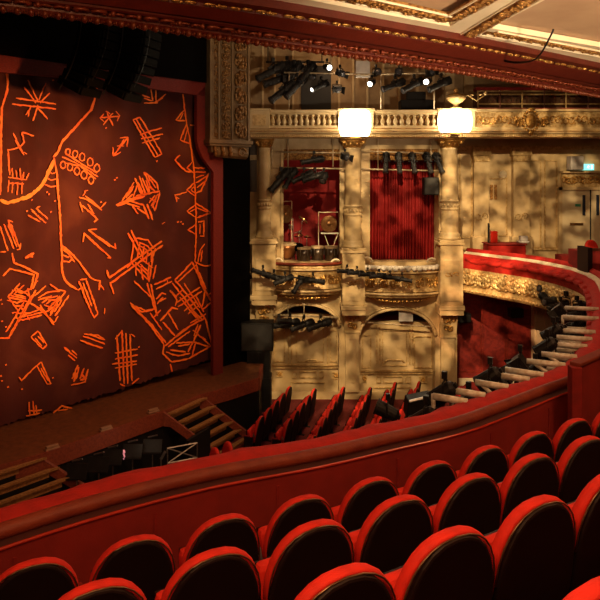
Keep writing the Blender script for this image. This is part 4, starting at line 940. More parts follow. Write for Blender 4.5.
paL, zrL = boxfront(271, 341, 264, 294, 'bowed gilded front of the left box holding the drums', railred, 'padded_rail')
paR, zrR = boxfront(360, 437, 267, 297, 'bowed gilded front of the right box with a white cloth along its rail', white, 'rail_cloth')
def handle(px, py, Y, dirn, label):        # white curved rail ends on the box rims
    p = W(px, py, Y); mb = MB(); mb.tube([p+Vector((dirn*.14*(1-math.cos(a)), 0, .13*math.sin(a))) for a in [PI*k/8 for k in range(7)]], .028, 8); tag(mb.build('curved_rail_end', creamlt, smooth=True), label, 'rail end', 'curved rail ends on the boxes')
handle(283, 263, 16.7, -1, 'white curved rail end at the left of the drum box rim'); handle(331, 264, 16.7, 1, 'white curved rail end at the right of the drum box rim')
handle(372, 262, 16.7, -1, 'white curved rail end at the left of the curtained box rim'); handle(427, 263, 16.7, 1, 'white curved rail end at the right of the curtained box rim')
# pleated drape in the right box
mb = MB(); n = 150; x0, x1 = X(368.5), X(438.5); vs = []; fs = []
for k in range(n+1):
    x = x0+(x1-x0)*k/n; y = YW+.55+-.075*math.sin(k*1.05+math.sin(k*.21)*1.5)+.02*math.sin(k*.37)
    vs += [(x, y, Z(275)), (x, y, 5.2), (x, y, 7.15)]
for k in range(n): fs += [(3*k, 3*k+3, 3*k+4, 3*k+1), (3*k+1, 3*k+4, 3*k+5, 3*k+2)]
mb.add(vs, fs); tag(mb.build('pleated_curtain', drape, smooth=True, solid=.01), 'tall pleated crimson curtain filling the right box opening', 'curtain')
# valance mouldings over both openings
for (a, b) in ((283, 341), (369, 438)):
    mb = MB(); mb.bb(X(a), X(b), YW+.05, YW+.12, Z(160), Z(149)); struct(mb.build('trim_box_head', darkgilt))
mb = MB(); mb.bb(X(314, 19.2), X(316, 19.2), 19.24, 19.299, Z(275), 7.1); struct(mb.build('trim_curtain_gap', velvetdk))
# door in the circle wall with gilt pediment
t = tag(struct(thing('door_1', None, None, tuple(W(590, 262, YC)), world=True)))
YD = YC-.06
for (a, b) in ((561, 589.3), (590.8, 619)):
    mb = MB(); mb.bb(X(a, YD), X(b, YD), YD-.04, YC-.005, CF, Z(190, YD)); lf = mb.build('door_leaf', doorm, t, bevel=.006)
    hx = 582.7 if a < 580 else 596.5
    m_ = MB(); m_.bb(X(hx-1.2, YD), X(hx+1.2, YD), YD-.10, YD-.05, Z(215, YD), Z(195, YD)); sub(lf, m_, 'pull_handle', blueh, bevel=.006)
    m_ = MB(); m_.bb(X(a+8, YD), X(a+21, YD), YD-.08, YD-.045, Z(225, YD), Z(222.8, YD)); sub(lf, m_, 'push_bar', brass, bevel=.004)
    if a < 580: m_ = MB(); m_.bb(X(574.5, YD), X(580, YD), YD-.05, YD-.041, Z(206.5, YD), Z(204, YD)); sub(lf, m_, 'small_green_notice', greenm)
mb = MB(); mb.bb(X(589.3, YD), X(590.8, YD), YD-.02, YC-.005, CF, Z(190, YD)); mb.build('door_gap', darkdoor, t)
mb = MB(); mb.bb(X(557.5, YD), X(561, YD), YD-.10, YC, CF, Z(187, YD)); mb.bb(X(619, YD), X(622, YD), YD-.10, YC, CF, Z(187, YD)); mb.bb(X(557.5, YD), X(622, YD), YD-.10, YC, Z(190, YD), Z(187, YD)); mb.bb(X(560, YD), X(620, YD), YD-.22, YC, Z(173, YD), Z(171, YD)); mb.build('door_frame', cream, t)
mb = MB(); mb.bb(X(561, YD), X(619, YD), YD-.08, YC, Z(187, YD), Z(173, YD)); mb.build('pediment', goldcream, t)
mb = MB()
for k in range(7):
    f = lambda u, v, d, k=k: W(566+k*8, 180, YD-.10)+Vector((u, -d, v)); scroll(mb, f, 0, 0, .26, .3, 1 if k % 2 else -1, .02, 0, 4)
mb.build('pediment_relief', gold, t, smooth=True)
# ================================================================== STAGE LANTERNS
def make_lantern(kind):
    """origin at the clamp; the body hangs .22 below and its nose points along +X before pitching"""
    t = thing({'profile': 'profile_spotlight', 'par': 'par_can', 'flood': 'floodlight'}[kind], 'x', 'stage light')
    mb = MB(); mb.box((0, 0, 0), (.06, .06, .09)); mb.tube([(0, 0, -.03), (0, 0, -.07)], .015, 8); mb.build('clamp', blackm, t)
    w_ = .12 if kind != 'flood' else .16
    mb = MB(); mb.tube([(0, -w_, -.22), (0, -w_, -.10), (0, -w_*.8, -.075), (0, w_*.8, -.075), (0, w_, -.10), (0, w_, -.22)], .012, 6)
    for sg in (-1, 1): mb.lathe([(0, -.012), (.028, -.012), (.028, .012), (0, .012)], (0, sg*w_, -.22), 8, axis=(0, 1, 0))
    mb.build('yoke', blackm, t)
    mb = MB()
    if kind == 'profile':
        mb.lathe([(.0, -.30), (.06, -.30), (.085, -.26), (.095, -.10), (.085, -.04), (.07, 0), (.072, .12), (.078, .13), (.078, .20), (.07, .21), (.07, .32), (.085, .33), (.085, .38), (.07, .38)], (0, 0, 0), 14, axis=(1, 0, 0))
        mb.box((.02, 0, .085), (.10, .05, .05)); mb.box((-.2, 0, .09), (.12, .08, .02)); L = .388; R = .068
        for k in range(4): mb.box((-.24+k*.035, 0, 0), (.008, .20, .20))
    elif kind == 'par':
        mb.lathe([(0, -.16), (.06, -.16), (.09, -.12), (.105, 0), (.11, .16), (.12, .165), (.12, .19), (.105, .19)], (0, 0, 0), 14, axis=(1, 0, 0)); mb.box((-.17, 0, 0), (.04, .06, .06)); L = .198; R = .10
    else:
        mb.box((0, 0, 0), (.16, .26, .20)); mb.lathe([(0, .08), (.10, .08), (.11, .15), (.10, .15)], (0, 0, 0), 12, axis=(1, 0, 0)); L = .162; R = .095
        for sg in (-1, 1): mb.prism([(.10, sg*.13, -.10), (.22, sg*.20, -.13), (.22, sg*.20, .13), (.10, sg*.13, .10)], (0, .006, 0))
    b = mb.build('barrel', blackm, t, smooth=False); b.location = (0, 0, -.22)
    mb = MB(); mb.lathe([(0, L-.006), (R*.6, L-.002), (R, L-.012)], (0, 0, 0), 14, axis=(1, 0, 0)); mb.build('lens', lens, b, smooth=True)
    return t
PROTO = {k: make_lantern(k) for k in ('profile', 'par', 'flood')}; USED = {k: False for k in PROTO}
def lantern(kind, p, aim, label, group, scale=1, lit=False):
    aim = Vector(aim).normalized(); yaw = math.atan2(aim.y, aim.x); pitch = -math.asin(max(-1, min(1, aim.z)))
    if USED[kind]: o = dup(PROTO[kind], p)
    else: USED[kind] = True; o = PROTO[kind]; o.location = p
    o.rotation_euler = (0, 0, yaw); o.scale = (scale,)*3; tag(o, label, 'stage light', group)
    for c in o.children:
        if c.name.startswith('barrel'):
            c.rotation_euler = (0, pitch, 0)
            if lit:
                for l in c.children:
                    if l.name.startswith('lens'): l.data = l.data.copy(); l.data.materials[0] = bulb; l['label'] = 'lit lens'
    return o
def railpipe(p0, p1, label, drops=(), r=.024, group='lighting pipes', name='lighting_pipe', m=None):
    t = thing(name, label, 'lighting pipe', tuple((Vector(p0)+Vector(p1))/2), world=True, group=group)
    mb = MB(); mb.tube([p0, p1], r, 8); mb.build('pipe', m or pipe, t, smooth=True)
    for (a, b) in drops: mb = MB(); mb.tube([a, b], r*.6, 6); mb.build('hanger', m or pipe, t, smooth=True)
    return t
# --- pipes in front of the box openings
YL = 16.85
railpipe(W(271, 152, YL), W(352, 153, YL), 'upper pale pipe across the top of the left box opening', [(W(288, 139, YL), W(288, 167, YL)), (W(333, 139, YL), W(333, 167, YL))])
railpipe(W(271, 167.5, YL), W(352, 169, YL), 'lower pale pipe across the left box opening holding spotlights', [(W(272, 139, YL), W(272, 167, YL))])
railpipe(W(361, 151, YL), W(446, 154, YL), 'upper pale pipe across the top of the right box opening', [(W(378, 139, YL), W(378, 169, YL)), (W(431, 139, YL), W(431, 170, YL))])
railpipe(W(361, 169, YL), W(445, 171, YL), 'lower pale pipe across the right box opening before the curtain', [(W(445, 139, YL), W(445, 171, YL))])
YU = 16.75
g = 'spotlights over the left box'
for (kind, px, py, aim, sc_, lab) in [
    ('profile', 281, 169, (-.62, -.25, -.72), 1.25, 'large black spotlight pointing steeply down left, leftmost over the left box'),
    ('profile', 291, 169, (-.45, -.3, -.8), 1.0, 'black spotlight hanging second from the left over the left box'),
    ('profile', 304, 168.5, (-.9, -.25, -.42), 1.0, 'black spotlight nose down left under the middle of the left box pipe'),
    ('profile', 315, 169, (-.93, -.3, -.30), 1.0, 'long black spotlight almost level beneath the left box pipe, fourth from the left'),
    ('par', 324, 169.5, (-.25, -.7, -.66), .95, 'short black par can at the right end of the left box pipe'),
    ('profile', 314, 152.5, (-.95, -.3, -.18), 1.0, 'black spotlight lying level on the upper pipe over the left box')]:
    lantern(kind, W(px, py, YU), aim, lab, g, sc_)
lantern('flood', W(345, 150, 16.35), (.4, -.8, -.4), 'small black floodlight at the column end of the left box pipe', g, .8)
for k, (px, lab) in enumerate(((386, 'leftmost of the five'), (399, 'second from the left of the five'), (413, 'middle one of the five'), (428, 'fourth from the left of the five'), (438, 'rightmost of the five'))):
    lantern('profile', W(px, 154, YU), (-.10+.09*k, -.42, -.90), lab+' black spotlights before the crimson curtain', 'five spotlights over the right box', .95)
# loudspeaker before the curtain
def speaker(c, sz, rz, label, group=None, name='loudspeaker'):
    t = thing(name, label, 'loudspeaker', c, rz, group); x, y, z = sz
    mb = MB(); mb.bb(-x/2, x/2, -y/2, y/2, 0, z); mb.build('cabinet', black, t, bevel=.012)
    mb = MB(); mb.bb(-x/2+.03, x/2-.03, -y/2-.012, -y/2, .03, z-.03); mb.build('grille', mat('speaker_grille', (.022, .020, .019), .6, 0, (.012, .011, .011), 60), t)
    return t
p = W(430.5, 195, 16.9); speaker((p.x, p.y, p.z), (.42, .30, .50), 0, 'dark grey loudspeaker in front of the curtain at the right column')
mb = MB(); mb.tube([p+Vector((0, .1, .5)), W(430.5, 171, 16.9)+Vector((0, .1, 0))], .015, 6); tag(mb.build('speaker_hanger', blackm), 'short black rod holding the curtain side loudspeaker', 'hanger')
# --- gallery pipe with lanterns
YT = 16.2
railpipe(W(284, 72.5, YT), W(374, 74.5, YT), 'left half of the pale pipe holding lights above the gallery balustrade', [(W(289, 72.5, YT), W(289, 109, YT)), (W(331, 50, YT), W(331, 73.5, YT))])
railpipe(W(361, 74.5, YT), W(457, 73, YT), 'right half of the pale pipe holding lights above the gallery balustrade', [(W(381, 74, YT), W(381, 109, YT)), (W(434, 74, YT), W(434, 109, YT))], r=.026)
railpipe(W(266, 62, YT+.36), W(324, 62, YT+.36), 'short dark pipe behind the cluster of lights at the gallery end', [(W(268, 30, YT+.36), W(268, 62, YT+.36)), (W(322, 30, YT+.36), W(322, 62, YT+.36))], m=blackm)
g = 'stage lights above the gallery balustrade'; LC = 0
for (kind, px, py, aim, sc_, lit, lab) in [
    ('profile', 273, 60, (-.85, -.3, -.5), 1.45, 0, 'topmost black spotlight of the cluster at the left gallery pipe end'),
    ('profile', 281, 68, (-.94, -.3, -.35), 1.5, 0, 'biggest black spotlight aimed left from the gallery pipe cluster'),
    ('profile', 284, 80, (-.75, -.3, -.62), 1.4, 0, 'lowest left black spotlight of the gallery pipe cluster'),
    ('profile', 294, 62, (-.5, -.3, -.75), 1.3, 0, 'black spotlight in the upper middle of the gallery pipe cluster'),
    ('profile', 297, 75, (-.65, -.3, -.75), 1.35, 0, 'black spotlight pointing down left right side of the gallery cluster'),
    ('par', 287, 58, (-.6, -.5, -.5), 1.2, 0, 'short black par can crowded in the gallery pipe cluster'),
    ('profile', 308, 62, (-.5, -.4, -.7), 1.2, 0, 'black spotlight just right of the gallery pipe cluster'),
    ('par', 314, 66, (-.3, -.6, -.7), 1.0, 0, 'black par can next to the dark gallery doorway'),
    ('par', 327, 60, (.35, -.85, -.25), .95, 1, 'lit par can above the pipe left of the bright left lamp'),
    ('profile', 321, 78, (-.72, -.55, -.42), 1.0, 1, 'lit spotlight below the pipe before the dark gallery doorway'),
    ('flood', 340, 66, (.6, -.6, -.4), .9, 0, 'black floodlight with barn doors on the gallery pipe over the left lamp'),
    ('flood', 337, 82, (.2, -.8, -.4), .9, 0, 'black floodlight hanging low beside the dark gallery doorway'),
    ('par', 376, 66, (.2, -.85, .1), .95, 0, 'black par can standing over the joint of the gallery pipes'),
    ('par', 372, 76, (-.45, -.8, -.35), .9, 1, 'lit par can between the two bright lamps, left one'),
    ('profile', 395, 76, (-.9, -.3, -.38), 1.15, 0, 'black spotlight nose down left midway between the bright lamps'),
    ('par', 399, 66, (-.2, -.8, .1), .95, 0, 'black par can above the gallery pipe midway between the lamps'),
    ('profile', 414, 76, (-.85, -.3, -.48), 1.15, 0, 'black spotlight left of the lit par can near the urn'),
    ('par', 428, 74, (-.45, -.8, -.25), .95, 1, 'lit par can on the gallery pipe closest to the urn'),
    ('profile', 441, 75, (-.85, -.3, -.42), 1.2, 0, 'rightmost black spotlight on the gallery pipe beside the urn'),
    ('flood', 430, 66, (.2, -.8, .1), .9, 0, 'black floodlight above the gallery pipe near the urn')]:
    k_ = LC; LC += 1; dy = (0, .36, -.02, .36, 0, .36, 0, .36)[k_] if k_ < 8 else 0
    lantern(kind, W(px, py, YT+dy), aim, lab, g, sc_*.92, lit)
# pale monitor box and dark desk on the gallery
mb = MB(); a = W(363, 69, 16.25); mb.bb(a.x-.19, a.x+.19, a.y, a.y+.12, a.z-.22, a.z+.22); tag(mb.build('hanging_screen', greyw, bevel=.01), 'pale grey panel hanging behind the gallery pipe right of the left lamp', 'screen')
mb = MB(); a = W(418, 108, 17.6); mb.bb(a.x-.5, a.x+.5, a.y, a.y+.5, 7.36, a.z+.25); mb.bb(a.x-.3, a.x+.25, a.y+.1, a.y+.4, a.z+.25, a.z+.5); tag(mb.build('control_desk', black, bevel=.02), 'dark equipment desk behind the balustrade left of the urn', 'desk')
# --- lamps on the gallery front
def lamp(px0, px1, py0, py1, label):
    Y = 16.17; xm = X((px0+px1)/2, Y); zt, zb = Z(py0, Y), Z(py1, Y); hw = (X(px1, Y)-X(px0, Y))/2
    t = thing('wall_lamp', label, 'lamp', (xm, Y, zb), world=True, group='bright lamps on the gallery front')
    mb = MB(); n = 10; zz = [(zb, .80), (zb+.05, .92), (zb+.2, 1.0), (zt-.2, 1.0), (zt-.05, .94), (zt, .84)]
    pts = lambda s_: [(xm-hw*s_*math.cos(PI*k/n), Y+.10-.22*s_*math.sin(PI*k/n)) for k in range(n+1)]
    vs = []; fs = []
    for (z, s_) in zz: vs += [(x, y, z) for x, y in pts(s_)]
    for i in range(len(zz)-1):
        for k in range(n): fs.append((i*(n+1)+k, i*(n+1)+k+1, (i+1)*(n+1)+k+1, (i+1)*(n+1)+k))
    mb.add(vs, fs); mb.build('glass_shade', lampglass, t, smooth=True)
    mb = MB(); mb.bb(xm-hw*.8, xm+hw*.8, Y+.09, Y+.13, zb, zt); mb.bb(xm-hw*.3, xm+hw*.3, Y-.04, Y+.13, zb-.06, zb); mb.build('back_plate', gold, t)
    point(name='lamp_bulb', loc=(xm, Y-.35, (zt+zb)/2), power=42, col=(1, .78, .45), rad=.15)
lamp(339.5, 371, 110.5, 136, 'glaring bright lamp on the gallery front above the middle column')
lamp(439, 473, 110.5, 132, 'glaring bright lamp on the gallery front under the urn')
# --- urn
c = W(456, 109, 16.3)
t = thing('urn', 'gilded urn finial with curled candle branch on the gallery parapet', 'urn', tuple(c), world=True)
mb = MB(); mb.lathe([(.16, 0), (.16, .03), (.07, .07), (.06, .12), (.16, .18), (.25, .26), (.27, .31), (.25, .34)], c, 18); mb.build('bowl', goldcream, t, smooth=True)
mb = MB(); mb.lathe([(.25, .34), (.18, .40), (.07, .43), (.05, .47), (.075, .50), (.03, .55), (0, .58)], c, 16); mb.build('lid', gold, t, smooth=True)
mb = MB(); mb.tube([c+Vector((.2+.12*k, 0, .30+.08*math.sin(k*1.6))) for k in range(6)], .018, 6); mb.ball(c+Vector((.8, 0, .42)), .05)
for k in (2, 4): mb.lathe([(.03, 0), (.06, .03), (.03, .04)], c+Vector((.2+.12*k, 0, .36)), 8)
mb.build('candle_branch', goldcream, t, smooth=True)

# --- small lights along box fronts
def rimlight(px, py, Y, aim, lab, g, kind='profile', s_=.85): lantern(kind, W(px, py, Y)+Vector((0, 0, .2*s_)), aim, lab, g, s_)
g = 'stage lights on the left box front'
railpipe(W(258, 274, 16.1), W(322, 280, 16.1), 'dark bar carrying stage lights in front of the left box', [(W(290, 266, 16.6), W(290, 277, 16.1))], m=blackm)
for px, py, aim, lab in [(263, 273, (-.9, -.3, .35), 'black stage light tilted up at the left end of the left box front'), (274, 277, (-.8, -.35, .35), 'second black stage light from the left on the left box front'),
                         (285, 279, (-.9, -.3, -.3), 'black stage light nose down at the middle of the left box front'), (299, 283, (-.45, -.6, -.6), 'lowest black stage light on the left box front'), (313, 280, (.95, -.3, -.08), 'level black stage light at the right end of the left box front')]:
    rimlight(px, py, 16.1, aim, lab, g)
g = 'stage lights on the right box front'
railpipe(W(344, 271, 16.0), W(412, 280, 16.0), 'dark bar carrying stage lights in front of the right box', [(W(380, 268, 16.6), W(380, 275, 16.0))], m=blackm)
for k, (px, py) in enumerate(((347, 271), (357, 272.5), (368, 274), (379, 275.5), (390, 277), (402, 279))):
    rimlight(px, py, 16.0, (-.9 if k < 4 else .95, -.35, .12-.04*k), 'small black stage light, %s from the left along the right box front' % ORD[k], g, 'profile', .72)
# --- lights under the left arch
YA = 16.9
railpipe(W(269, 314.5, YA), W(338, 317.5, YA), 'pale pipe across the arch under the left box', [(W(288, 305, YA), W(288, 315, YA)), (W(304, 303, YA), W(304, 316, YA))])
railpipe(W(360, 322, YA+.2), W(436, 327, YA+.2), 'pale pipe across the arch under the right box', [])
g = 'stage lights under the left arch'
for px, py, aim, s_, lab in [(279, 320, (-.97, -.2, -.12), 1.2, 'largest black light under the left arch, aimed left over the loudspeaker'), (290, 318, (-.9, -.3, .15), 1.0, 'second black light from the left under the left arch'),
                             (304, 321, (-.9, -.3, -.25), 1.05, 'black light in the middle under the left arch'), (321, 320, (-.9, -.3, -.25), 1.1, 'rightmost black light under the left arch')]:
    lantern('profile', W(px, py, YA-.1)+Vector((0, 0, .12)), aim, lab, g, s_)
mb = MB(); a = W(406, 317, 17.15); mb.bb(a.x-.2, a.x+.2, a.y, a.y+.1, a.z-.13, a.z+.15); tag(mb.build('wall_panel_box', greyw, bevel=.01), 'pale grey box mounted on the pipe beneath the right arch', 'box')

# ================================================================== DRUMS IN THE LEFT BOX
BF = Z(275)
def drum(px, pyt, wpx, hpx, Y, label):
    s_ = Y/600; p = W(px, pyt, Y); r = wpx*s_/2; zt = p.z; zb = zt-hpx*s_
    t = thing('drum', label, 'drum', (p.x, Y, zb), world=True, group='drums in the left box')
    mb = MB(); mb.lathe([(r*.86, zb), (r*.9, zb+.02), (r*1.0, (zb+zt)/2+.05), (r*.97, zt-.03)], (p.x, Y, 0), 18); mb.build('shell', drumdk, t, smooth=True)
    mb = MB(); mb.lathe([(r*1.02, zt-.06), (r*1.04, zt-.02), (r*1.02, zt), (0, zt+.005)], (p.x, Y, 0), 18); mb.build('head', drumhd, t)
    for k in range(6):
        a = 2*PI*k/6; mb = MB(); mb.tube([(p.x+r*1.05*math.cos(a), Y+r*1.05*math.sin(a), zt-.02), (p.x+r*1.03*math.cos(a), Y+r*1.03*math.sin(a), zt-.25)], .01, 5); mb.build('tension_rod', steel, t)
    for k in range(3):
        a = 2*PI*k/3+.4; mb = MB(); mb.tube([(p.x+r*.8*math.cos(a), Y+r*.8*math.sin(a), zb), (p.x+r*1.1*math.cos(a), Y+r*1.1*math.sin(a), BF)], .015, 5); mb.build('leg', steel, t)
drum(304, 247, 14, 18, 17.45, 'dark wooden drum nearest the middle of the left box rim'); drum(317.5, 246, 13, 18, 17.55, 'middle dark drum of the three standing behind the left box rim'); drum(331, 246, 13, 18, 17.45, 'dark drum at the right end of the left box by the column')
# kettle drum
p = W(287, 243, 17.6); t = thing('kettle_drum', 'pale skinned kettle drum at the left end of the left box', 'drum', (p.x, p.y, BF), world=True, group='drums in the left box')
mb = MB(); mb.lathe([(.08, p.z-.45), (.22, p.z-.36), (.31, p.z-.15), (.33, p.z-.04)], (p.x, p.y, 0), 20); mb.build('bowl', mat('copper_kettle', (.45, .2, .08), .35, .7), t, smooth=True)
mb = MB(); mb.lathe([(.335, p.z-.05), (.34, p.z-.01), (.32, p.z), (0, p.z+.005)], (p.x, p.y, 0), 20); mb.build('head', drumhd, t)
for k in range(3): a = 2*PI*k/3; mb = MB(); mb.tube([(p.x+.2*math.cos(a), p.y+.2*math.sin(a), p.z-.35), (p.x+.28*math.cos(a), p.y+.28*math.sin(a), BF)], .015, 5); mb.build('leg', steel, t)
def cymbal(px, py, r, tilt, Y, label, zb=None):
    p = W(px, py, Y); t = thing('cymbal', label, 'cymbal', (p.x, p.y, BF), world=True, group='cymbals in the left box')
    R = Matrix.Rotation(tilt, 3, 'Y') @ Matrix.Rotation(-.35, 3, 'X'); ax = R @ Vector((0, 0, 1))
    mb = MB(); mb.lathe([(r, 0), (r*.6, .02), (r*.25, .035), (r*.18, .06), (0, .07)], p, 22, axis=ax); mb.build('plate', bronze, t, smooth=True, solid=.004)
    mb = MB(); mb.tube([p, p-ax*.05, Vector((p.x+.1*math.sin(-tilt), p.y, BF+.45)), Vector((p.x+.05, p.y, BF))], .012, 6)
    for k in range(3): a = 2*PI*k/3; mb.tube([(p.x+.05, p.y, BF+.3), (p.x+.05+.25*math.cos(a), p.y+.25*math.sin(a), BF)], .01, 5)
    mb.build('stand', steel, t)
cymbal(303, 220, .17, .75, 17.9, 'tilted bronze cymbal on a stand over the left box drums'); cymbal(299, 236, .14, -.2, 17.8, 'small level cymbal above the kettle drum')
cymbal(307, 237, .12, .1, 17.9, 'small cymbal just right of the kettle drum')
# gongs
def gong(px, py, r, Y, label, facing=(0, -1, 0)):
    p = W(px, py, Y); t = thing('gong', label, 'gong', (p.x, p.y, BF), world=True, group='gongs in the left box'); ax = Vector(facing).normalized(); sd = Vector((-ax.y, ax.x, 0))
    mb = MB(); mb.lathe([(r*.96, -.04), (r, -.03), (r, .0), (r*.9, .012), (r*.3, .012), (r*.26, .035), (0, .045)], p, 26, axis=ax); mb.build('disc', bronze, t, smooth=False)
    mb = MB(); q = p-ax*.08
    for sg in (-1, 1):
        mb.tube([q+sd*sg*(r+.06)+Vector((0, 0, r+.1)), Vector((q.x+sd.x*sg*(r+.06), q.y+sd.y*sg*(r+.06), BF+.02))], .014, 6); mb.tube([Vector((q.x+sd.x*sg*(r+.06), q.y+sd.y*sg*(r+.06)-.18, BF+.02)), Vector((q.x+sd.x*sg*(r+.06), q.y+sd.y*sg*(r+.06)+.18, BF+.02))], .014, 6)
    mb.tube([q+sd*(r+.06)+Vector((0, 0, r+.1)), q-sd*(r+.06)+Vector((0, 0, r+.1))], .014, 6)
    mb.build('frame', creamlt, t)
gong(329, 224, .25, 18.0, 'round bronze gong hanging in a pale frame by the column'); gong(287, 214, .28, 18.3, 'large bronze gong seen edge on at the left jamb of the left box', (.8, -.6, 0))
p = W(331, 233, 17.8); t = thing('percussion_tray', 'pale trap table on crossed legs under the round gong', 'table', (p.x, p.y, BF), world=True)
mb = MB(); mb.bb(p.x-.30, p.x+.30, p.y-.12, p.y+.12, p.z-.02, p.z+.01); mb.build('table_top', white, t)
for sg in (-1, 1):
    mb = MB(); mb.tube([(p.x-.2*sg, p.y+.05*sg, p.z-.02), (p.x+.2*sg, p.y+.05*sg, BF)], .013, 6); mb.build('leg', creamlt, t)
p = W(297, 247, 17.5); mb = MB(); mb.ball(p, (.20, .13, .13)); tag(mb.build('black_bag', blackcl, smooth=True), 'dark rounded bag between the kettle drum and the first dark drum', 'bag')
# drum kit hardware
p = W(293, 230, 17.9); t = thing('percussion_stand', 'thin metal percussion stand with clamps left of the tilted cymbal', 'stand', (p.x, p.y, BF), world=True)
mb = MB(); mb.tube([(p.x, p.y, BF), (p.x, p.y, p.z+.35)], .014, 6); mb.build('pole', steel, t)
for k in range(3): mb = MB(); a = k*2.1; mb.tube([(p.x, p.y, p.z+.1*k-.1), (p.x+.2*math.cos(a), p.y+.1*math.sin(a), p.z+.1*k-.05)], .013, 6); mb.ball((p.x+.2*math.cos(a), p.y+.1*math.sin(a), p.z+.1*k-.05), .04, 8, 5); mb.build('arm', steel, t)

# ================================================================== RIGHT SIDE OF THE CIRCLE
t = thing('covered_stand', 'long red cloth covered stand on the circle between cream pilasters and stripe edged ledge', 'stand', tuple(W(506, 262, 17.2)), world=True)
a, b = W(487, 244, 17.1), W(525, 245, 17.1)
mb = MB(); mb.bb(a.x, b.x, 17.0, 17.5, CF, a.z-.02); mb.build('cloth_cover', velvetrim, t, bevel=.04)
mb = MB(); mb.bb(a.x-.02, b.x+.02, 16.96, 17.54, a.z-.02, a.z+.02); mb.build('top', velvetdk, t, bevel=.015)
p = W(493.5, 243, 17.35); mb = MB(); p = W(493.5, 245, 17.25); mb.bb(p.x-.10, p.x+.10, p.y-.08, p.y+.08, a.z+.021, a.z+.36); tag(mb.build('red_box', redplastic, bevel=.02), 'small upright glossy red box on the covered stand', 'box')
mb = MB(); mb.bb(p.x-.16, p.x-.12, p.y-.03, p.y+.03, a.z+.021, a.z+.58); tag(mb.build('dark_rod', black), 'thin dark upright rod left of the small red box', 'rod')
p = W(523, 243.5, 17.25); mb = MB(); mb.bb(p.x-.15, p.x+.15, p.y-.12, p.y+.12, a.z+.021, a.z+.08); mb.bb(p.x-.10, p.x+.12, p.y-.08, p.y+.08, a.z+.08, a.z+.22); tag(mb.build('pale_machine', greyw, bevel=.02), 'small pale machine at the right end of the covered stand', 'machine')
a, b = W(556, 254, 17.0), W(584, 258, 16.4); mb = MB(); mb.bb(a.x, b.x, 16.6, 17.1, CF, a.z); tag(mb.build('red_bench', velvetdk, bevel=.03), 'low dark red bench in front of the cream double doors', 'bench')
t = thing('desk_console', 'dark box console beside the double doors at the right edge', 'console', tuple(W(590, 290, 13.2)), world=True)
a = W(579, 247, 13.2); b = W(612, 275, 13.2)
mb = MB(); mb.bb(a.x+.1, a.x+.2, 13.0, 13.5, CF, a.z+.0); mb.build('side_panel', shell, t); mb = MB(); mb.bb(a.x+.12, b.x+.6, 13.5, 14.0, CF, a.z-.12); mb.build('front_panel', velvetdk, t)
mb = MB(); mb.bb(a.x+.12, b.x+.6, 13.1, 13.16, a.z-.08, a.z-.02); mb.build('rail', ironb, t)
place_seat((W(597, 250, 14.3).x, 14.5, W(597, 241, 14.3).z-TOPH), PI+.5, 'round red chair back behind the dark console at the right edge', 'circle side seats')
# exit sign, monitor, switch boxes
t = thing('exit_sign', 'small glowing green blue running man exit sign above the double doors', 'sign', tuple(W(589, 170, 17.9)), world=True)
p = W(589, 167, 17.9); mb = MB(); mb.bb(p.x-.15, p.x+.15, p.y, YC, p.z-.09, p.z+.09); mb.build('face', exitm, t)
mb = MB(); mb.ball(p+Vector((-.02, -.01, .045)), (.016, .01, .016), 8, 5)
for q in ([(-.02, .025), (-.03, -.01), (-.06, -.03)], [(-.03, -.01), (.0, -.03), (-.005, -.06)], [(-.02, .02), (.02, .005)], [(-.02, .02), (-.055, .01)]): mb.tube([p+Vector((a_, -.008, b_)) for a_, b_ in q], .009, 5)
mb.bb(p.x+.06, p.x+.10, p.y-.008, p.y-.001, p.z-.06, p.z+.06); mb.build('running_man_symbol', mat('sign_white', (.9, .95, .9), .4, emit=(.8, 1, .95), estr=1.5), t)
p = W(577.5, 163, 17.5); mb = MB(); mb.bb(p.x-.19, p.x+.19, p.y, p.y+.3, p.z-.20, p.z+.20); tag(mb.build('light_box', greyw, bevel=.02), 'pale square light fitting left of the exit sign', 'light fitting')
p = W(503.5, 174.5, 17.9); mb = MB(); mb.lathe([(.12, 0), (.13, .04), (.10, .09), (0, .10)], (p.x, YC-.0, p.z), 14, axis=(0, -1, 0)); tag(mb.build('wall_sounder', creamlt, smooth=True), 'small round pale wall fitting beside the right pilaster', 'wall fitting')
for k in range(3):
    p = W(487+k*4, 192, YC); mb = MB(); mb.bb(p.x-.04, p.x+.04, YC-.06, YC-.045, p.z-.22, p.z+.22); tag(mb.build('notice_frame', darkgilt), 'narrow dark gilt frame on the circle wall, %s of three side by side' % ORD[k], 'frame', 'narrow frames on the circle wall')
# speakers on the red wall
for (px, py, w_, lab) in ((463, 322, .40, 'black loudspeaker on the red wall beside the last box column'), (515.5, 317, .38, 'black loudspeaker high on the red wall under the circle')):
    p = W(px, py, 17.6); speaker((p.x, p.y, p.z), (w_, .26, .26), .15, lab, 'small loudspeakers on the red wall')
    mb = MB(); mb.tube([(p.x, p.y+.1, p.z+.2), (p.x, YC-.03, p.z+.2)], .02, 6); tag(mb.build('speaker_bracket', blackm), 'wall bracket behind the '+('left' if px < 500 else 'right')+' loudspeaker on the red wall', 'bracket')
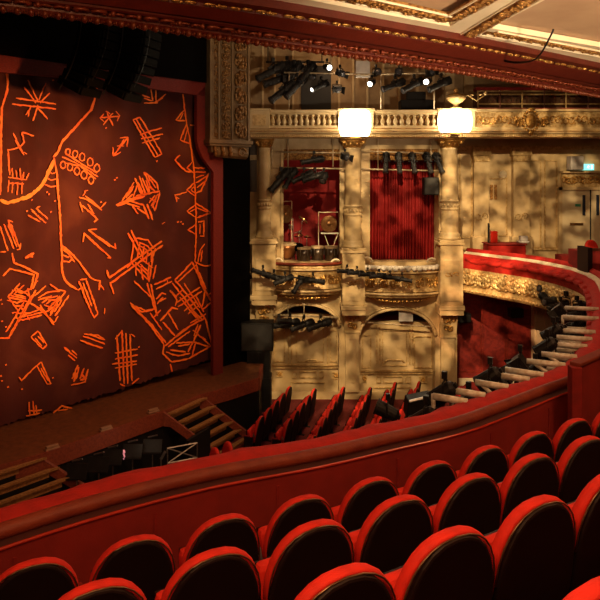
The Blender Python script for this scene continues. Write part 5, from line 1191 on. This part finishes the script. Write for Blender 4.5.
# big loudspeaker left of the arch on dark flight cases
a, b = W(241, 323, 16.2), W(273, 351, 16.2); p = (a+b)/2
for nm, z0, z1, x0, x1, lab in (('flight_case', FZ, Z(378, 16.2), 244, 271, 'lower black flight case beneath the big loudspeaker by the stage'), ('flight_case', Z(378, 16.2)+.002, Z(351, 16.2)-.004, 247, 270, 'upper black flight case directly under the big loudspeaker by the stage')):
    t = thing(nm, lab, 'case', ((X(x0, 16.2)+X(x1, 16.2))/2, 16.4, z0), world=True, group='black cases under the loudspeaker')
    mb = MB(); mb.bb(X(x0, 16.2), X(x1, 16.2), 16.15, 16.7, z0, z1); mb.build('body', black, t, bevel=.01)
    mb = MB()
    for xx in (X(x0, 16.2)+.02, X(x1, 16.2)-.02, (X(x0, 16.2)+X(x1, 16.2))/2): mb.bb(xx-.012, xx+.012, 16.135, 16.15, z0+.02, z1-.02)
    mb.build('edge_strip', blackm, t)
speaker((p.x, 16.4, Z(351, 16.2)), (b.x-a.x, .5, a.z-b.z), .0, 'big black loudspeaker beside the stage under the left column')
# line arrays
arrayblack = mat('array_matt_black', (.0022, .002, .002), .8, 0, None, 9, spec=.08)
def array(tops, bots, n, Y, wd, label):
    t = thing('line_array', label, 'loudspeaker array', tuple(W(*tops, Y)), world=True, group='hanging loudspeaker arrays')
    p0 = W(*tops, Y); p1 = W(*bots, Y); H = p0.z-p1.z
    for k in range(n):
        tt = (k+.5)/n; bend = tt**2.2; c = Vector((p0.x+(p1.x-p0.x)*bend, Y-.1*bend, p0.z-H*tt)); ang = -.55*tt**1.5
        # each cabinet turns a little further down towards the seats
        R = Matrix.Rotation(math.radians(-20), 3, 'Z') @ Matrix.Rotation(-ang*.9, 3, 'Y')
        mb = MB(); h = H/n*.94; mb.box(c, (wd, .55, h), R); mb.box(c+R @ Vector((0, -.29, 0)), (wd*.86, .03, h*.8), R); mb.build('cabinet', arrayblack, t, bevel=.012)
    mb = MB()
    for sx in (-.42, .42):
        mb.tube([Vector((p0.x+(p1.x-p0.x)*((k/n)**2.2)+wd*sx, Y-.32, p0.z-H*k/n)) for k in range(n+1)], .012, 5)
    mb.tube([p0+Vector((0, 0, 0)), p0+Vector((0, 0, 2.5))], .02, 6)
    mb.build('rigging', blackm, t)
array((101, 16), (79, 92), 9, 11.6, .62, 'left curved black loudspeaker array hanging before the stage')
array((141, 24), (121, 97), 9, 11.9, .62, 'right curved black loudspeaker array hanging before the stage')

# ================================================================== BRACKETS ON THE CIRCLE FRONT
BR = [(599, 312, 26, 0), (600, 322, 28, 0), (595, 333, 28, 0), (588, 341, 27, 1), (582, 349, 26, 0), (573, 358, 27, 1), (560, 367, 30, 1), (545, 376, 30, 1), (528, 383, 26, 0), (507, 390, 26, 1), (484, 397, 24, 0), (466, 402, 20, 0)]
for k, (px, py, L, tri) in enumerate(BR):
    p = G(px, py, RZ-.02); s_ = p.y/600; w_ = L*s_*1.15
    i = min(range(len(RIMS)), key=lambda i: (RIMS[i][0]-p.x)**2+(RIMS[i][1]-p.y)**2); tt = (Vector(RIMS[min(i+1, len(RIMS)-1)])-Vector(RIMS[max(i-1, 0)])).normalized(); nn = Vector((-tt.y, tt.x, 0)); tv = Vector((tt.x, tt.y, 0))
    nn = (nn+Vector((-.9, 0, 0))).normalized()
    a = Vector((RIMS[i][0], RIMS[i][1], RZ-.10)); w_ = max(.30, w_)
    t = thing('lighting_bracket', 'pale metal bracket on the circle front, %s from the top of the curving row' % ORD[k], 'bracket', tuple(a), world=True, group='brackets on the circle front')
    h = .10
    for dz in (h, -.07): mb = MB(); mb.tube([a+Vector((0, 0, dz))+nn*-.02, a+nn*w_+Vector((0, 0, dz))], .034, 8); mb.build('arm', bracketw, t, smooth=True)
    mb = MB(); mb.tube([a+nn*w_*.15+Vector((0, 0, -.07)), a+nn*w_*.85+Vector((0, 0, h))] if tri else [a+nn*w_+Vector((0, 0, -.09)), a+nn*w_+Vector((0, 0, h+.02))], .022, 8); mb.build('brace', bracketw, t, smooth=True)
    e = a+nn*(w_+.07)
    lantern('par' if k % 3 else 'flood', e+Vector((0, 0, .24 if k % 2 == 0 else .06)), (-.6, .3, -.55), 'black stage light at the end of the %s pale bracket from the top' % ORD[k], 'stage lights on the circle front', .8)
    lantern('profile', e+nn*-.16+tv*.05+Vector((0, 0, -.05)), (-.7, .4, -.5), 'black spotlight slung under the %s pale bracket from the top' % ORD[k], 'stage lights on the circle front', .8)
g = 'black lights at the far turn of the circle front'
for px, py, Y, aim, s_, lab in [(521, 272, 15.6, (-.98, -.1, 0), 1.2, 'long level black light on the ornate fascia under the red ledge'), (551, 286, 14.6, (-.8, -.3, .2), 1.0, 'topmost black light in the cluster where the circle front turns'),
                                (560, 292, 14.0, (-.9, -.3, -.1), 1.2, 'long black light in the middle of the turning cluster'), (566, 298, 13.4, (-.9, -.3, -.1), 1.2, 'lower black light in the turning cluster'), (550, 297, 14.2, (.6, -.4, -.5), 1.0, 'leftmost lower black light of the turning cluster'),
                                (577, 303, 12.0, (-.8, -.2, -.1), 1.0, 'black light close to the first pale brackets'), (580, 308, 11.0, (-.9, -.2, -.1), 1.0, 'black light hanging right above the first pale bracket')]:
    lantern('profile', W(px, py, Y)+Vector((0, 0, .1)), aim, lab, g, s_)

# follow light and case seen over the velvet
p = G(384, 413, RZ+.05); p = W(386, 412, 6.4)
lantern('par', W(388, 409, 6.3)+Vector((0, 0, .13)), (-.75, .2, .30), 'grey barrelled light poking over the velvet before the stalls', None, .72)
p = W(421, 407, 6.2); t = thing('black_case', 'black sloping light housing with silver top edge poking above the velvet', 'light housing', tuple(p), world=True)
mb = MB(); mb.prism([p+Vector((-.15, 0, -.12)), p+Vector((.15, 0, -.10)), p+Vector((.19, 0, .04)), p+Vector((.12, 0, .10)), p+Vector((-.13, 0, .05))], (0, .22, 0)); mb.build('housing', black, t, bevel=.01)
mb = MB(); mb.tube([p+Vector((-.12, -.01, .06)), p+Vector((.11, -.01, .115))], .016, 6); mb.build('top_edge', steel, t)
# soft red furniture heap beyond the velvet
for k, (px, py) in enumerate(((459, 390), (468, 386), (479, 382))):
    p = G(px, py, FZ+.5)+Vector((0, -.5, 0)); mb = MB(); mb.ball(p, (.30, .3, .28)); mb.bb(p.x-.3, p.x+.3, p.y-.2, p.y+.2, FZ, p.z); tag(mb.build('covered_chair', velvetdk, smooth=True), 'red cloth covered chair by the red wall skirting, %s from the left' % ORD[k], 'chair', 'covered chairs by the red wall')

# ================================================================== STAIRS AND PIT
def stairs(tl, tr, run, label, n=6):
    """tl, tr: top corners on the stage edge; run: horizontal vector down the flight"""
    t = thing('stage_stairs', label, 'stairs', tuple((tl+tr)/2), world=True, group='stairs from stage to stalls')
    H = STZ-FZ
    for k in range(n):
        z = STZ-.02-H*(k+.35)/n; a = run*(k/n); b = run*((k+.98)/n)
        mb = MB(); mb.prism([tl+a+Vector((0, 0, z-STZ)), tr+a+Vector((0, 0, z-STZ)), tr+b+Vector((0, 0, z-STZ)), tl+b+Vector((0, 0, z-STZ))], (0, 0, .04)); mb.build('tread', stepwood, t)
        mb = MB(); mb.prism([tl+a+Vector((0, 0, z-STZ-.20)), tr+a+Vector((0, 0, z-STZ-.20)), tr+a+Vector((0, 0, z-STZ)), tl+a+Vector((0, 0, z-STZ))], run.normalized()*.02); mb.build('riser_shadow_gap', black, t)  # black strip below the board stands for the shadow gap between treads
        mb = MB(); mb.prism([tl+a*1.0+run.normalized()*.021+Vector((0, 0, z-STZ-.12)), tr+a+run.normalized()*.021+Vector((0, 0, z-STZ-.12)), tr+a+run.normalized()*.021+Vector((0, 0, z-STZ)), tl+a+run.normalized()*.021+Vector((0, 0, z-STZ))], run.normalized()*.012); mb.build('riser_board', stepwood, t)
    side = (tr-tl).normalized()
    for c, sg in ((tl, -1), (tr, 1)):
        c = c+side*sg*.03
        mb = MB(); mb.prism([c, c+run+Vector((0, 0, -H+.18)), c+run+Vector((0, 0, -H)), c+run*.12+Vector((0, 0, -.34)), c+Vector((0, 0, -.30))], side*sg*.05); mb.build('side_board', brick, t)
    mb = MB(); mb.prism([tl+run+Vector((0, 0, -H)), tr+run+Vector((0, 0, -H)), tr+run+Vector((0, 0, -H+.10)), tl+run+Vector((0, 0, -H+.10))], run.normalized()*.04); mb.build('bottom_board', brick, t)
    return t
tl = G(166, 411, STZ); tr = G(199, 396, STZ); ft = G(250, 437, FZ+.15); run = Vector((ft.x-tr.x, ft.y-tr.y, 0))
run = Vector((1.25, -.30, 0)) if run.length > 2 else run
stairs(tl, tr, run, 'wooden stairs from the stage down to the stalls right of the orchestra pit')
tr2 = G(34, 456, STZ); d2 = (G(-60, 487, STZ)-tr2).normalized()
stairs(tr2+d2*1.5, tr2, run.normalized()*1.3, 'wooden stairs down from the stage at the far left behind the velvet')
mb = MB(); a = G(184, 452, FZ+.35); b = a+Vector((.5, .75, 0)); a = tl+run*.62+Vector((0, 0, 0)); 
pa_ = W(186, 440, 12.3); pb_ = W(208, 426, 13.0)
mb.prism([(pa_.x, pa_.y, FZ), (pb_.x, pb_.y, FZ), (pb_.x, pb_.y, pb_.z), (pa_.x, pa_.y, pa_.z)], (.06, -.05, 0)); tag(mb.build('pit_divider', black), 'black upright panel between the pit and the right stairs', 'panel')
# music equipment in the pit
def zfit(px, py, z): return G(px, py, z)
random.seed(21)
for k, (px, py, lab) in enumerate(((76, 472, 'leftmost'), (98, 465, 'second from the left'), (112, 458, 'middle'), (132, 452, 'fourth from the left'), (152, 447, 'rightmost'))):
    p = zfit(px, py, FZ+.9); t = thing('music_stand', 'black music stand down in the dark orchestra pit, %s of five' % lab, 'music stand', (p.x, p.y, FZ+.05), world=True, group='music stands in the pit')
    mb = MB(); mb.prism([p+Vector((-.19, -.02, -.10)), p+Vector((.19, -.02, -.10)), p+Vector((.19, .08, .12)), p+Vector((-.19, .08, .12))], (0, .012, 0)); mb.bb(p.x-.19, p.x+.19, p.y-.07, p.y-.01, p.z-.12, p.z-.10); mb.build('desk', blackm, t)
    mb = MB(); mb.tube([(p.x, p.y+.04, p.z), (p.x, p.y+.04, FZ+.15)], .014, 6)
    for q in range(3): a = q*2.1+k; mb.tube([(p.x, p.y+.04, FZ+.3), (p.x+.28*math.cos(a), p.y+.04+.28*math.sin(a), FZ+.06)], .012, 5)
    mb.build('stand', steel, t)
    mb = MB(); mb.tube([p+Vector((-.1, .08, .16)), p+Vector((.1, .04, .22))], .016, 6); mb.build('desk_lamp', steel, t)
p = zfit(123, 452, FZ+.95); mb = MB(); mb.ball(p, (.045, .03, .045)); mb.tube([p, p+Vector((.03, 0, -.09)), p+Vector((.01, 0, -.14))], .014, 6); tag(mb.build('pink_light', pink, smooth=True), 'tiny pink glowing object clipped in the orchestra pit', 'light')
for k, (px, py, s_) in enumerate(((158, 436, .34), (171, 431, .30), (84, 462, .36))):
    p = zfit(px, py, FZ+.6); t = thing('equipment_case', 'black equipment case in the pit, %s' % ('by the stage edge', 'under the top of the right stairs', 'at the left end')[k], 'case', (p.x, p.y, FZ+.05), world=True, group='cases in the pit')
    mb = MB(); mb.box((p.x, p.y, FZ+.05+.3), (s_*2, s_*1.4, .6), Matrix.Rotation(.6, 3, 'Z')); mb.build('body', black, t, bevel=.015)
    mb = MB(); mb.tube([(p.x-.12, p.y-.2, FZ+.66), (p.x-.1, p.y-.2, FZ+.70), (p.x+.1, p.y-.1, FZ+.70), (p.x+.12, p.y-.1, FZ+.66)], .014, 6); mb.build('handle', steel, t)
# folding rack with silver tubes
p = zfit(181, 455, FZ+.7); t = thing('folding_rack', 'silver tubular folding rack with crossed bars at the pit corner', 'rack', (p.x, p.y, FZ), world=True)
a, b, c, d = [p+Vector(v) for v in ((-.25, -.1, .18), (.3, .15, .18), (-.25, -.1, -.12), (.3, .15, -.12))]
for q in ((a, b), (c, d), (a, d), (b, c), (a, c+Vector((0, 0, -.55))), (b, d+Vector((0, 0, -.55)))): mb = MB(); mb.tube(q, .014, 6); mb.build('bar', steel, t)
mb = MB(); p = zfit(161, 459, FZ+.7); mb.tube([p, p+Vector((.08, .02, .14))], .03, 8); mb.tube([(p.x, p.y, FZ), p], .015, 6); tag(mb.build('microphone_stand', steel), 'small silver tipped microphone stand left of the folding rack', 'microphone stand')
# stage edge monitors
for k, (px, py) in enumerate(((52, 449), (106, 430), (153, 412))):
    p = G(px, py, STZ); mb = MB(); mb.box((p.x, p.y, p.z+.014), (.26, .12, .028), Matrix.Rotation(.75, 3, 'Z')); mb.box((p.x, p.y, p.z+.05), (.22, .07, .05), Matrix.Rotation(.75, 3, 'Z'))
    tag(mb.build('floor_microphone', mat('dull_tan_plastic', (.30, .16, .09), .5) if k == 0 else MATS['dull_tan_plastic'], bevel=.01), 'small tan floor fitting on the stage edge, %s from the left' % ORD[k], 'stage fitting', 'fittings on the stage edge')
# cable hanging from the soffit beam
mb = MB(); mb.tube([HP(505, 61, 1.22), HP(514, 62.5, 1.18), HP(522, 62.5, 1.14), HP(530, 61.5, 1.12), HP(536, 59, 1.12), HP(542, 52, 1.14), HP(547, 43, 1.18), HP(552, 33, 1.24), HP(553.5, 29, 1.27)], [.011, .011, .010]+[.008]*6, 8); tag(mb.build('black_cable', black, smooth=True), 'bent black cable end hanging from the red beam at upper right', 'cable')
for o in list(bpy.data.objects):
    if '_wo' in o: del o['_wo']
